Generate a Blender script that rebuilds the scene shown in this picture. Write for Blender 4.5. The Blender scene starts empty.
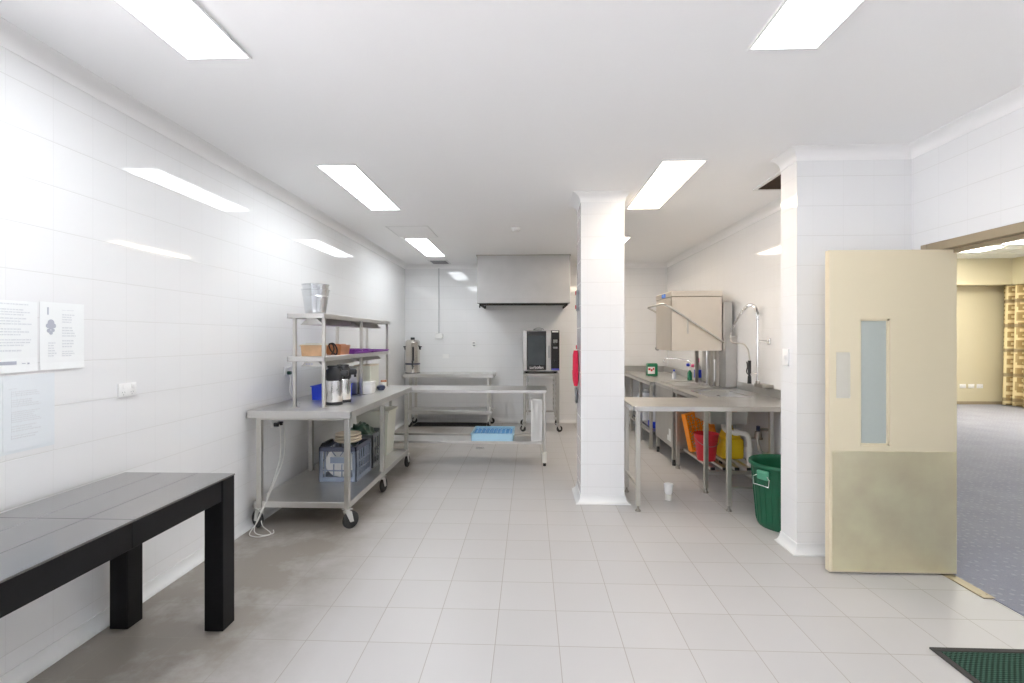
import bpy, bmesh, math, random
from mathutils import Vector, Matrix
random.seed(7)
PI = math.pi
SC = bpy.context.scene
COL = SC.collection
ORG = {}

# ------------------------------------------------------------------ materials
def new_mat(name):
    m = bpy.data.materials.new(name); m.use_nodes = True
    nt = m.node_tree
    return m, nt, nt.nodes['Principled BSDF']

def simple(name, col, rough=.5, metal=0., spec=.5, noise=0., nscale=8., bump=0., alpha=None, trans=0., coat=0.):
    m, nt, p = new_mat(name)
    p.inputs['Base Color'].default_value = (*col, 1)
    p.inputs['Roughness'].default_value = rough
    p.inputs['Metallic'].default_value = metal
    p.inputs['Specular IOR Level'].default_value = spec
    p.inputs['Transmission Weight'].default_value = trans
    p.inputs['Coat Weight'].default_value = coat
    if noise or bump:
        tc = nt.nodes.new('ShaderNodeTexCoord')
        n = nt.nodes.new('ShaderNodeTexNoise'); n.inputs['Scale'].default_value = nscale
        n.inputs['Detail'].default_value = 4
        nt.links.new(tc.outputs['Object'], n.inputs['Vector'])
        if noise:
            r = nt.nodes.new('ShaderNodeMix'); r.data_type = 'RGBA'
            r.inputs[6].default_value = (*[max(0, c * (1 - noise)) for c in col], 1)
            r.inputs[7].default_value = (*[min(1, c * (1 + noise)) for c in col], 1)
            nt.links.new(n.outputs['Fac'], r.inputs[0]); nt.links.new(r.outputs[2], p.inputs['Base Color'])
        if bump:
            b = nt.nodes.new('ShaderNodeBump'); b.inputs['Strength'].default_value = bump; b.inputs['Distance'].default_value = .01
            nt.links.new(n.outputs['Fac'], b.inputs['Height']); nt.links.new(b.outputs[0], p.inputs['Normal'])
    return m

def brushed(name, col, rough=.28, streak=(2, 60, 60), var=.12):
    """stainless steel with fine streaks along one axis and faint smears"""
    m, nt, p = new_mat(name)
    tc = nt.nodes.new('ShaderNodeTexCoord')
    mp = nt.nodes.new('ShaderNodeMapping'); mp.inputs['Scale'].default_value = streak
    nt.links.new(tc.outputs['Object'], mp.inputs['Vector'])
    n = nt.nodes.new('ShaderNodeTexNoise'); n.inputs['Scale'].default_value = 4; n.inputs['Detail'].default_value = 6
    nt.links.new(mp.outputs[0], n.inputs['Vector'])
    n2 = nt.nodes.new('ShaderNodeTexNoise'); n2.inputs['Scale'].default_value = 5; n2.inputs['Detail'].default_value = 3
    nt.links.new(tc.outputs['Object'], n2.inputs['Vector'])
    mx = nt.nodes.new('ShaderNodeMix'); mx.data_type = 'RGBA'
    mx.inputs[6].default_value = (*[c * (1 - var) for c in col], 1); mx.inputs[7].default_value = (*[min(1, c * (1 + var)) for c in col], 1)
    nt.links.new(n2.outputs['Fac'], mx.inputs[0]); nt.links.new(mx.outputs[2], p.inputs['Base Color'])
    mr = nt.nodes.new('ShaderNodeMapRange'); mr.inputs[3].default_value = rough - .07; mr.inputs[4].default_value = rough + .1
    nt.links.new(n.outputs['Fac'], mr.inputs[0]); nt.links.new(mr.outputs[0], p.inputs['Roughness'])
    p.inputs['Metallic'].default_value = 1
    b = nt.nodes.new('ShaderNodeBump'); b.inputs['Strength'].default_value = .04; b.inputs['Distance'].default_value = .002
    nt.links.new(n.outputs['Fac'], b.inputs['Height']); nt.links.new(b.outputs[0], p.inputs['Normal'])
    return m

def MN(nt, op, a, b=None, c=None):
    n = nt.nodes.new('ShaderNodeMath'); n.operation = op
    for i, v in enumerate((a, b, c)):
        if v is None: continue
        if isinstance(v, (int, float)): n.inputs[i].default_value = v
        else: nt.links.new(v, n.inputs[i])
    return n.outputs[0]

def line_mask(nt, u, pitch, phase, w):
    d = MN(nt, 'PINGPONG', MN(nt, 'SUBTRACT', u, phase - 100 * pitch), pitch / 2)
    mr = nt.nodes.new('ShaderNodeMapRange'); mr.interpolation_type = 'SMOOTHSTEP'
    mr.inputs[1].default_value = w * .45; mr.inputs[2].default_value = w
    mr.inputs[3].default_value = 1; mr.inputs[4].default_value = 0
    nt.links.new(d, mr.inputs[0]); return mr.outputs[0]

def tile_mat(name, col, grout, pu, pv, fu, fv, wu, wv, rough, floor=False, vweight=1., var=.02, wavy=.0, stain=False):
    m, nt, p = new_mat(name); L = nt.links
    g = nt.nodes.new('ShaderNodeNewGeometry')
    sp = nt.nodes.new('ShaderNodeSeparateXYZ'); L.new(g.outputs['Position'], sp.inputs[0])
    if floor: u, v = sp.outputs[0], sp.outputs[1]
    else:
        sn = nt.nodes.new('ShaderNodeSeparateXYZ'); L.new(g.outputs['True Normal'], sn.inputs[0])
        side = MN(nt, 'GREATER_THAN', MN(nt, 'ABSOLUTE', sn.outputs[0]), .5)
        u = MN(nt, 'ADD', MN(nt, 'MULTIPLY', sp.outputs[1], side), MN(nt, 'MULTIPLY', MN(nt, 'ADD', sp.outputs[0], .02), MN(nt, 'SUBTRACT', 1., side)))
        v = sp.outputs[2]
    mu = line_mask(nt, u, pu, fu, wu); mv = line_mask(nt, v, pv, fv, wv)
    mask = MN(nt, 'MAXIMUM', MN(nt, 'MULTIPLY', mu, vweight), mv)
    iu = MN(nt, 'FLOOR', MN(nt, 'DIVIDE', MN(nt, 'SUBTRACT', u, fu), pu)); iv = MN(nt, 'FLOOR', MN(nt, 'DIVIDE', MN(nt, 'SUBTRACT', v, fv), pv))
    cb = nt.nodes.new('ShaderNodeCombineXYZ'); L.new(iu, cb.inputs[0]); L.new(iv, cb.inputs[1])
    wn = nt.nodes.new('ShaderNodeTexWhiteNoise'); L.new(cb.outputs[0], wn.inputs['Vector'])
    no = nt.nodes.new('ShaderNodeTexNoise'); no.inputs['Scale'].default_value = 3.5; no.inputs['Detail'].default_value = 6
    L.new(g.outputs['Position'], no.inputs['Vector'])
    fac = MN(nt, 'ADD', MN(nt, 'MULTIPLY', wn.outputs['Value'], .6), MN(nt, 'MULTIPLY', no.outputs['Fac'], .4))
    mx = nt.nodes.new('ShaderNodeMix'); mx.data_type = 'RGBA'
    mx.inputs[6].default_value = (*[c * (1 - var) for c in col], 1); mx.inputs[7].default_value = (*[min(1, c * (1 + var)) for c in col], 1)
    L.new(fac, mx.inputs[0]); base = mx.outputs[2]
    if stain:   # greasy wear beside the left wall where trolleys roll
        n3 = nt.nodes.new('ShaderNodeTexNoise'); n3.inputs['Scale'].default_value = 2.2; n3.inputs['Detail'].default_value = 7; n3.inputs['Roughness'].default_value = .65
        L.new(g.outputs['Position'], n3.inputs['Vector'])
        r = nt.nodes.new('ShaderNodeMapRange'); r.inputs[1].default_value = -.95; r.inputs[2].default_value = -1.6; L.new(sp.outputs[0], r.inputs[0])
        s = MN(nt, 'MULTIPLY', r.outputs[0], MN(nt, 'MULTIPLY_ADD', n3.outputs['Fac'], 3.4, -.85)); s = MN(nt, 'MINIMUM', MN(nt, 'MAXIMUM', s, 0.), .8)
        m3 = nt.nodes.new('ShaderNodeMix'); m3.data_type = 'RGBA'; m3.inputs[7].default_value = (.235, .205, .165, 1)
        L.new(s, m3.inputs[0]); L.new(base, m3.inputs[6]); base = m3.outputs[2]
    m2 = nt.nodes.new('ShaderNodeMix'); m2.data_type = 'RGBA'; m2.inputs[7].default_value = (*grout, 1)
    L.new(mask, m2.inputs[0]); L.new(base, m2.inputs[6]); L.new(m2.outputs[2], p.inputs['Base Color'])
    rr = MN(nt, 'MULTIPLY_ADD', mask, .45, rough); L.new(rr, p.inputs['Roughness'])
    ht = MN(nt, 'SUBTRACT', 1., mask)
    b = nt.nodes.new('ShaderNodeBump'); b.inputs['Strength'].default_value = .5; b.inputs['Distance'].default_value = .0012
    L.new(ht, b.inputs['Height'])
    if wavy:
        n4 = nt.nodes.new('ShaderNodeTexNoise'); n4.inputs['Scale'].default_value = 6; L.new(g.outputs['Position'], n4.inputs['Vector'])
        b2 = nt.nodes.new('ShaderNodeBump'); b2.inputs['Strength'].default_value = wavy; b2.inputs['Distance'].default_value = .004
        L.new(n4.outputs['Fac'], b2.inputs['Height']); L.new(b2.outputs[0], b.inputs['Normal'])
    L.new(b.outputs[0], p.inputs['Normal'])
    return m

def emit(name, col, s):
    m, nt, p = new_mat(name)
    p.inputs['Base Color'].default_value = (.8, .8, .8, 1)
    p.inputs['Emission Color'].default_value = (*col, 1); p.inputs['Emission Strength'].default_value = s
    return m

PANEL = 1.95
MT = {}
MT['wall'] = tile_mat('white_wall_tile', (.845, .85, .855), (.70, .70, .69), .2, .2, .125, .14, .0012, .0024, .05, vweight=.4, var=.006, wavy=.05)
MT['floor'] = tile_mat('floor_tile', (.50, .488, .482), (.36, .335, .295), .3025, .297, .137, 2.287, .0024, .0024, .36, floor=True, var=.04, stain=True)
MT['ceil'] = simple('ceiling_paint', (.94, .94, .945), .75, noise=.012, nscale=1.5)
MT['cornice'] = simple('cornice_plaster', (.90, .90, .90), .6, noise=.01)
MT['cove'] = simple('white_coved_skirting', (.80, .81, .81), .25, noise=.03, nscale=5)
MT['light_cool'] = emit('cool_tube_diffuser', (.92, .965, 1.0), PANEL)
MT['light_warm'] = emit('warm_tube_diffuser', (1.0, .84, .66), PANEL * 1.15)
MT['light_hall'] = emit('hall_tube_diffuser', (1.0, .95, .84), 4.6)
MT['fit'] = simple('white_metal', (.82, .82, .82), .4, noise=.01)
MT['steel'] = brushed('stainless_steel', (.66, .65, .63), .30)
MT['steelx'] = brushed('stainless_sheet', (.70, .69, .67), .33, (60, 2, 60))
MT['steelv'] = brushed('stainless_panel', (.54, .535, .52), .36, (60, 60, 2), .10)
MT['steelc'] = brushed('hood_stainless', (.48, .475, .465), .42, (60, 60, 2), .08)
MT['steelh'] = brushed('satin_stainless_hood', (.80, .74, .66), .42, (60, 60, 2), .05)
MT['tube'] = simple('stainless_tube', (.62, .605, .57), .34, 1, noise=.05, nscale=20)
MT['chrome'] = simple('chrome', (.78, .78, .78), .12, 1, noise=.02)
MT['galv'] = simple('galvanised_sheet', (.66, .68, .70), .22, 1, noise=.10, nscale=14)
MT['black'] = simple('black_plastic', (.018, .019, .022), .38, noise=.2)
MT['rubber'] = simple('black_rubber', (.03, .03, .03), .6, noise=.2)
MT['castfork'] = simple('zinc_plated_fork', (.68, .68, .66), .35, .8, noise=.05)
MT['greyhub'] = simple('grey_wheel_hub', (.22, .22, .22), .5, noise=.1)
MT['tabwood'] = brushed('black_gloss_veneer', (.014, .014, .015), .16)
_p = MT['tabwood'].node_tree.nodes['Principled BSDF']; _p.inputs['Metallic'].default_value = 0; _p.inputs['Coat Weight'].default_value = 1; _p.inputs['Coat IOR'].default_value = 1.9; _p.inputs['Coat Roughness'].default_value = .12; _p.inputs['Specular IOR Level'].default_value = .8
MT['tableg'] = simple('black_painted_wood', (.006, .006, .007), .5, spec=.2, noise=.35, nscale=30)
MT['white'] = simple('white_plastic', (.88, .88, .87), .35, noise=.015)
MT['cord'] = simple('white_cord', (.78, .78, .75), .45, noise=.02)
MT['cream'] = simple('cream_door_paint', (.76, .675, .49), .34, noise=.02, nscale=3)
MT['creamwall'] = simple('cream_wall_paint', (.66, .60, .42), .6, noise=.02, nscale=2)
MT['frosted'] = simple('frosted_glass', (.47, .515, .485), .35, noise=.03, nscale=40)
MT['kick'] = brushed('kick_plate_steel', (.95, .82, .60), .45, (2, 2, 70), .2)
MT['push'] = brushed('push_plate_aluminium', (.86, .83, .74), .45, (70, 2, 2), .06)
MT['frame'] = simple('bronze_frame_paint', (.36, .29, .19), .45, noise=.06)
MT['alu'] = simple('aluminium_strip', (.50, .44, .33), .5, 1, noise=.05)
MT['paper'] = simple('paper', (.86, .88, .88), .55, noise=.012, nscale=12)
MT['sleeve'] = simple('paper_in_sleeve', (.80, .84, .87), .2, noise=.012, nscale=12)
MT['ink'] = simple('grey_print', (.70, .72, .745), .7, noise=.15, nscale=200)
MT['inkd'] = simple('dark_print', (.46, .48, .55), .7, noise=.1)
MT['inkl'] = simple('pale_print', (.72, .75, .80), .7, noise=.1)
MT['navy'] = simple('navy_plastic', (.02, .03, .08), .4, noise=.1)
MT['blue'] = simple('royal_blue_plastic', (.015, .06, .72), .35, noise=.06)
MT['ltblue'] = simple('light_blue_plastic', (.50, .78, .97), .4, noise=.05)
MT['ltblued'] = simple('mid_blue_plastic', (.20, .50, .85), .4, noise=.05)
MT['crateblue'] = simple('grey_blue_crate_plastic', (.26, .31, .40), .45, noise=.08)
MT['cratenavy'] = simple('dark_navy_crate_rim', (.07, .08, .12), .45, noise=.1)
MT['crategrey'] = simple('dark_grey_crate_plastic', (.16, .18, .19), .5, noise=.1)
MT['china'] = simple('white_china', (.86, .86, .84), .15, noise=.01)
MT['creampl'] = simple('cream_plastic', (.80, .72, .58), .4, noise=.04)
MT['copper'] = simple('copper_brown_plastic', (.50, .20, .09), .3, noise=.25, nscale=10)
MT['copperl'] = simple('pale_copper_plastic', (.66, .42, .24), .28, noise=.3, nscale=12)
MT['purple'] = simple('purple_plastic', (.27, .06, .42), .38, noise=.08)
MT['tubclr'] = simple('cloudy_plastic', (.74, .75, .66), .35, noise=.05, nscale=6)
MT['greenbag'] = simple('dark_green_film', (.025, .07, .05), .3, noise=.4, nscale=9)
MT['green'] = simple('dark_green_bin_plastic', (.008, .105, .050), .42, noise=.15, nscale=9, bump=.05)
MT['greenclip'] = simple('pale_green_plastic', (.08, .30, .19), .42, noise=.1)
MT['tingreen'] = simple('green_tin_paint', (.01, .20, .09), .3, noise=.05)
MT['red'] = simple('red_plastic', (.60, .02, .035), .38, noise=.06)
MT['redcloth'] = simple('red_cloth', (.72, .02, .07), .8, noise=.12, nscale=30, bump=.3)
MT['orange'] = simple('orange_plastic', (.85, .27, .01), .4, noise=.08)
MT['yellow'] = simple('yellow_plastic', (.80, .55, .01), .38, noise=.06)
MT['pvc'] = simple('white_pvc', (.74, .72, .66), .35, noise=.04)
MT['brass'] = simple('tarnished_metal', (.40, .38, .34), .35, 1, noise=.15)
MT['dark'] = simple('gap_shade_black', (.02, .018, .016), .8, noise=.2)
MT['ventdark'] = simple('dark_brown_grille', (.10, .07, .05), .7, noise=.2)
MT['grille'] = simple('grey_grille', (.30, .31, .32), .5, noise=.1)
MT['greypipe'] = simple('pale_grey_conduit', (.56, .57, .58), .5, noise=.03)
MT['steelu'] = brushed('urn_steel', (.72, .69, .645), .2, (60, 60, 2), .05)
MT['stand'] = simple('stand_tube', (.46, .45, .42), .36, 1, noise=.06, nscale=20)
MT['ovenblk'] = simple('black_glass_surround', (.012, .013, .015), .12, noise=.1)
MT['ovenglass'] = simple('oven_glass', (.03, .04, .045), .06, noise=.4, nscale=6)
MT['bluetrim'] = simple('blue_trim', (.08, .08, .50), .4, noise=.05)
MT['sticker'] = simple('blue_sticker', (.10, .30, .95), .4, noise=.05)
MT['bluepen'] = simple('blue_pen', (.08, .15, .75), .6, noise=.05)
MT['lettering'] = simple('white_lettering', (.85, .85, .85), .5, noise=.01)
MT['pink'] = simple('pink_plastic', (.85, .15, .35), .4, noise=.05)
MT['bottlew'] = simple('white_bottle_plastic', (.80, .83, .88), .35, noise=.03)
MT['hallceil'] = simple('hall_ceiling_tile', (.80, .82, .78), .8, noise=.02)
_gm, _gt, _gp = new_mat('window_glass'); MT['glasspane'] = _gm      # clear sheet glass: mostly transparent with a faint mirror
_tr = _gt.nodes.new('ShaderNodeBsdfTransparent'); _tr.inputs[0].default_value = (.955, .945, .96, 1)
_gl = _gt.nodes.new('ShaderNodeBsdfGlossy'); _gl.inputs['Roughness'].default_value = .02
_mx = _gt.nodes.new('ShaderNodeMixShader'); _mx.inputs[0].default_value = .06
_gt.links.new(_tr.outputs[0], _mx.inputs[1]); _gt.links.new(_gl.outputs[0], _mx.inputs[2]); _gt.links.new(_mx.outputs[0], _gt.nodes['Material Output'].inputs[0])

def carpet_mat():
    m, nt, p = new_mat('blue_grey_loop_carpet'); L = nt.links
    g = nt.nodes.new('ShaderNodeNewGeometry')
    n = nt.nodes.new('ShaderNodeTexNoise'); n.inputs['Scale'].default_value = 140; n.inputs['Detail'].default_value = 3; L.new(g.outputs['Position'], n.inputs['Vector'])
    nl = nt.nodes.new('ShaderNodeTexNoise'); nl.inputs['Scale'].default_value = 2.5; nl.inputs['Detail'].default_value = 5; L.new(g.outputs['Position'], nl.inputs['Vector'])
    v = nt.nodes.new('ShaderNodeTexVoronoi'); v.inputs['Scale'].default_value = 17; v.inputs['Randomness'].default_value = .35; L.new(g.outputs['Position'], v.inputs['Vector'])
    dots = nt.nodes.new('ShaderNodeMapRange'); dots.inputs[1].default_value = .17; dots.inputs[2].default_value = .25; dots.inputs[3].default_value = 1; dots.inputs[4].default_value = 0
    L.new(v.outputs['Distance'], dots.inputs[0])
    mx = nt.nodes.new('ShaderNodeMix'); mx.data_type = 'RGBA'; mx.inputs[6].default_value = (.20, .205, .26, 1); mx.inputs[7].default_value = (.42, .425, .48, 1)
    f = MN(nt, 'ADD', MN(nt, 'MULTIPLY', n.outputs['Fac'], .5), MN(nt, 'MULTIPLY', nl.outputs['Fac'], .5)); L.new(f, mx.inputs[0])
    m2 = nt.nodes.new('ShaderNodeMix'); m2.data_type = 'RGBA'; m2.inputs[7].default_value = (.56, .57, .62, 1)
    L.new(MN(nt, 'MULTIPLY', dots.outputs[0], .3), m2.inputs[0]); L.new(mx.outputs[2], m2.inputs[6]); L.new(m2.outputs[2], p.inputs['Base Color'])
    p.inputs['Roughness'].default_value = .85
    b = nt.nodes.new('ShaderNodeBump'); b.inputs['Strength'].default_value = .6; b.inputs['Distance'].default_value = .006
    L.new(MN(nt, 'ADD', n.outputs['Fac'], dots.outputs[0]), b.inputs['Height']); L.new(b.outputs[0], p.inputs['Normal'])
    return m
MT['carpet'] = carpet_mat()

def mat_weave(name, a, b_, sc):
    m, nt, p = new_mat(name); L = nt.links
    g = nt.nodes.new('ShaderNodeNewGeometry')
    c = nt.nodes.new('ShaderNodeTexChecker'); c.inputs['Scale'].default_value = sc
    c.inputs[1].default_value = (*a, 1); c.inputs[2].default_value = (*b_, 1)
    L.new(g.outputs['Position'], c.inputs['Vector']); L.new(c.outputs[0], p.inputs['Base Color'])
    p.inputs['Roughness'].default_value = .9
    bm_ = nt.nodes.new('ShaderNodeBump'); bm_.inputs['Strength'].default_value = .7; bm_.inputs['Distance'].default_value = .004
    L.new(c.outputs[1], bm_.inputs['Height']); L.new(bm_.outputs[0], p.inputs['Normal'])
    return m
MT['matgreen'] = mat_weave('green_ribbed_mat', (.010, .035, .022), (.045, .11, .075), 85)
MT['matedge'] = simple('black_mat_edge', (.035, .032, .03), .7, noise=.15)

def curtain_mat():
    m, nt, p = new_mat('patterned_curtain_cloth'); L = nt.links
    tc = nt.nodes.new('ShaderNodeTexCoord'); sp = nt.nodes.new('ShaderNodeSeparateXYZ'); L.new(tc.outputs['UV'], sp.inputs[0])
    def cell(pu, pv, fu, fv, wu, wv):     # woven open squares: frame between two nested rectangles
        a = MN(nt, 'PINGPONG', MN(nt, 'ADD', sp.outputs[0], 10 * pu + fu), pu / 2); b = MN(nt, 'PINGPONG', MN(nt, 'ADD', sp.outputs[1], 10 * pv + fv), pv / 2)
        o = MN(nt, 'MULTIPLY', MN(nt, 'LESS_THAN', a, wu), MN(nt, 'LESS_THAN', b, wv))
        q = MN(nt, 'MULTIPLY', MN(nt, 'LESS_THAN', a, wu * .45), MN(nt, 'LESS_THAN', b, wv * .45))
        return MN(nt, 'SUBTRACT', o, q)
    f = MN(nt, 'MAXIMUM', cell(.15, .19, .0, .0, .052, .062), MN(nt, 'MULTIPLY', cell(.23, .29, .11, .13, .045, .09), .8))
    br = nt.nodes.new('ShaderNodeMix'); br.data_type = 'RGBA'; br.inputs[6].default_value = (.78, .66, .38, 1); br.inputs[7].default_value = (.40, .28, .12, 1)
    L.new(f, br.inputs[0])
    band = line_mask(nt, sp.outputs[1], .52, .15, .05)
    mx = nt.nodes.new('ShaderNodeMix'); mx.data_type = 'RGBA'; mx.inputs[7].default_value = (.24, .17, .09, 1)
    L.new(MN(nt, 'MULTIPLY', band, .8), mx.inputs[0]); L.new(br.outputs[2], mx.inputs[6]); L.new(mx.outputs[2], p.inputs['Base Color'])
    p.inputs['Roughness'].default_value = .9
    return m
MT['curtain'] = curtain_mat()

# ------------------------------------------------------------------ mesh helpers
class M:
    def __init__(s): s.bm = bmesh.new()
    def box(s, x0, x1, y0, y1, z0, z1, b=0., mat=None, seg=1):
        x0, x1 = sorted((x0, x1)); y0, y1 = sorted((y0, y1)); z0, z1 = sorted((z0, z1))
        r = bmesh.ops.create_cube(s.bm, size=1); vs = r['verts']
        for v in vs:
            v.co = Vector((x0 + (v.co.x + .5) * (x1 - x0), y0 + (v.co.y + .5) * (y1 - y0), z0 + (v.co.z + .5) * (z1 - z0)))
        if b:
            es = list({e for v in vs for e in v.link_edges})
            o = bmesh.ops.bevel(s.bm, geom=es, offset=b, segments=seg, affect='EDGES', profile=.5)
            vs = list({v for f in o['faces'] for v in f.verts} | {v for v in vs if v.is_valid})
        if mat is not None:
            for v in vs: v.co = mat @ v.co
        return s
    def ring(s, c, r, t, n, a, bx):
        return [s.bm.verts.new(c + (a * math.cos(2 * PI * i / n) + bx * math.sin(2 * PI * i / n)) * r) for i in range(n)]
    def bridge(s, A, B):
        n = len(A)
        for i in range(n):
            try: s.bm.faces.new((A[i], A[(i + 1) % n], B[(i + 1) % n], B[i]))
            except ValueError: pass
    def cyl(s, p, q, r, r2=None, n=20, cap=True):
        p, q = Vector(p), Vector(q); t = (q - p).normalized()
        a = t.orthogonal().normalized(); bx = t.cross(a)
        A = s.ring(p, r, t, n, a, bx); B = s.ring(q, r if r2 is None else r2, t, n, a, bx)
        s.bridge(A, B)
        if cap: s.bm.faces.new(A[::-1]); s.bm.faces.new(B)
        return s
    def tube(s, pts, r, n=8, closed=False, cap=True):
        pts = [Vector(p) for p in pts]; N = len(pts); rings = []; a = None
        for i, p in enumerate(pts):
            if closed: t = (pts[(i + 1) % N] - pts[i - 1]).normalized()
            else: t = (pts[min(i + 1, N - 1)] - pts[max(i - 1, 0)]).normalized()
            if a is None: a = t.orthogonal()
            a = (a - t * a.dot(t)).normalized()
            rings.append(s.ring(p, r, t, n, a, t.cross(a)))
        for i in range(N - 1): s.bridge(rings[i], rings[i + 1])
        if closed: s.bridge(rings[-1], rings[0])
        elif cap: s.bm.faces.new(rings[0][::-1]); s.bm.faces.new(rings[-1])
        return s
    def lathe(s, cx, cy, prof, n=32, sx=1., sy=1., mat=None):
        rings = []
        for r, z in prof:
            if r < 1e-6: rings.append([s.bm.verts.new((cx, cy, z))])
            else: rings.append([s.bm.verts.new((cx + sx * r * math.cos(2 * PI * i / n), cy + sy * r * math.sin(2 * PI * i / n), z)) for i in range(n)])
        for A, B in zip(rings, rings[1:]):
            if len(A) == 1 and len(B) == 1: continue
            if len(A) == 1:
                for i in range(n): s.bm.faces.new((A[0], B[(i + 1) % n], B[i]))
            elif len(B) == 1:
                for i in range(n): s.bm.faces.new((A[i], A[(i + 1) % n], B[0]))
            else: s.bridge(A, B)
        if mat is not None:
            for R in rings:
                for v in R: v.co = mat @ v.co
        return s
    def prism(s, poly, axis, a, b):
        def pt(u, v, w): return {'x': (w, u, v), 'y': (u, w, v), 'z': (u, v, w)}[axis]
        A = [s.bm.verts.new(pt(u, v, a)) for u, v in poly]; B = [s.bm.verts.new(pt(u, v, b)) for u, v in poly]
        s.bridge(A, B); s.bm.faces.new(A[::-1]); s.bm.faces.new(B)
        return s
    def openbox(s, x0, x1, y0, y1, z0, z1, t, taper=0., rim=0.):
        """open-topped tub with wall thickness t; taper pulls the bottom in, rim rolls a lip out"""
        def rect(d, z): return [s.bm.verts.new(c) for c in ((x0 + d, y0 + d, z), (x1 - d, y0 + d, z), (x1 - d, y1 - d, z), (x0 + d, y1 - d, z))]
        R = [rect(taper, z0)]
        if rim: R += [rect(rim, z1 - rim * 1.2), rect(0, z1 - rim), rect(0, z1), rect(rim + t, z1)]
        else: R += [rect(0, z1), rect(t, z1)]
        R += [rect(taper + t, z0 + t)]
        for A, B in zip(R, R[1:]): s.bridge(A, B)
        s.bm.faces.new(R[0][::-1]); s.bm.faces.new(R[-1])
        return s
    def xf(s, mat):
        bmesh.ops.transform(s.bm, matrix=mat, verts=s.bm.verts); return s

def finish(bm, name, mat, smooth=35):
    bmesh.ops.recalc_face_normals(bm, faces=bm.faces)
    if smooth:
        lim = math.radians(smooth)
        for f in bm.faces: f.smooth = True
        for e in bm.edges:
            if len(e.link_faces) == 2 and e.calc_face_angle(0) > lim: e.smooth = False
    me = bpy.data.meshes.new(name); bm.to_mesh(me); bm.free()
    me.materials.append(MT[mat] if isinstance(mat, str) else mat)
    return me

def thing(name, label, cat, loc, group=None, rz=0.):
    o = bpy.data.objects.new(name, None); COL.objects.link(o); o.location = loc; o.rotation_euler = (0, 0, rz)
    o.empty_display_size = .1
    tag(o, label, cat, group); ORG[o] = Vector(loc) if not rz else None
    return o
def tag(o, label=None, cat=None, group=None, kind=None):
    if label: o['label'] = label
    if cat: o['category'] = cat
    if group: o['group'] = group
    if kind: o['kind'] = kind
    return o
def part(name, m, mat, parent, smooth=35, label=None):
    """a mesh child; m is in world coordinates unless its root is rotated (then local)"""
    org = ORG[parent]
    if org is not None: bmesh.ops.translate(m.bm, vec=-org, verts=m.bm.verts)
    o = bpy.data.objects.new(name, finish(m.bm, name, mat, smooth)); COL.objects.link(o); o.parent = parent
    ORG[o] = org
    if label: o['label'] = label
    return o
def solo(name, m, mat, label, cat, loc, group=None, smooth=35):
    bmesh.ops.translate(m.bm, vec=-Vector(loc), verts=m.bm.verts)
    o = bpy.data.objects.new(name, finish(m.bm, name, mat, smooth)); COL.objects.link(o); o.location = loc
    ORG[o] = Vector(loc)
    return tag(o, label, cat, group)
def struct(name, m, mat, parent=None, smooth=35):
    o = bpy.data.objects.new(name, finish(m.bm, name, mat, smooth)); COL.objects.link(o); o['kind'] = 'structure'
    ORG[o] = Vector((0, 0, 0))
    if parent: o.parent = parent; del o['kind']
    return o
def dup(root, loc, label, group=None, rz=None):
    r = root.copy(); COL.objects.link(r); r.location = loc
    if rz is not None: r.rotation_euler = (0, 0, rz)
    r['label'] = label
    if group: r['group'] = group
    for ch in list(root.children):
        c = ch.copy(); COL.objects.link(c); c.parent = r
        for g in list(ch.children):
            d = g.copy(); COL.objects.link(d); d.parent = c
    return r
def arc(c, r, a0, a1, n, plane='xz'):
    out = []
    for i in range(n + 1):
        a = a0 + (a1 - a0) * i / n; u, v = r * math.cos(a), r * math.sin(a)
        out.append({'xz': (c[0] + u, c[1], c[2] + v), 'yz': (c[0], c[1] + u, c[2] + v), 'xy': (c[0] + u, c[1] + v, c[2])}[plane])
    return out
def spline(pts, n=8):
    P = [Vector(p) for p in pts]; out = []
    for i in range(len(P) - 1):
        p0, p1, p2, p3 = P[max(i - 1, 0)], P[i], P[i + 1], P[min(i + 2, len(P) - 1)]
        for k in range(n):
            t = k / n
            out.append(.5 * ((2 * p1) + (p2 - p0) * t + (2 * p0 - 5 * p1 + 4 * p2 - p3) * t * t + (3 * p1 - p0 - 3 * p2 + p3) * t ** 3))
    return out + [P[-1]]
def text_mesh(s, size, depth=.0005):
    cu = bpy.data.curves.new('txt', 'FONT'); cu.body = s; cu.size = size; cu.extrude = depth; cu.align_x = 'CENTER'; cu.align_y = 'CENTER'
    ob = bpy.data.objects.new('txt', cu); COL.objects.link(ob)
    bpy.context.view_layer.update()
    me = bpy.data.meshes.new_from_object(ob.evaluated_get(bpy.context.evaluated_depsgraph_get()))
    m = M(); m.bm.from_mesh(me); bpy.data.objects.remove(ob); bpy.data.curves.remove(cu); bpy.data.meshes.remove(me)
    return m

# ------------------------------------------------------------------ room
XL, XR, XD, YB, YF, H = -2.165, 2.55, 2.33, 8.33, -2.4, 2.72
NX, NY0, NY1 = 1.80, 3.34, 3.55                    # the nib wall
PX0, PX1, PY0, PY1 = .448, .828, 4.29, 4.65        # the free-standing pillar
DY0, DY1, DH = 2.24, 3.20, 2.0                     # doorway in the right wall
struct('floor', M().box(XL - .1, XR + .02, YF - .1, YB + .1, -.1, 0), 'floor')
cm = M().box(XL - .1, XR + .1, YF - .1, YB + .1, H, H + .1)
struct('ceiling', cm, 'ceil')
struct('wall_left', M().box(XL - .3, XL, YF - .1, -2.2, 0, H).box(XL - .3, XL, 1.3, YB + .1, 0, H).box(XL - .3, XL, -2.2, 1.3, 0, .95).box(XL - .3, XL, -2.2, 1.3, 2.45, H), 'wall')
struct('wall_back', M().box(XL, XD, YB, YB + .1, 0, H), 'wall')
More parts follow.
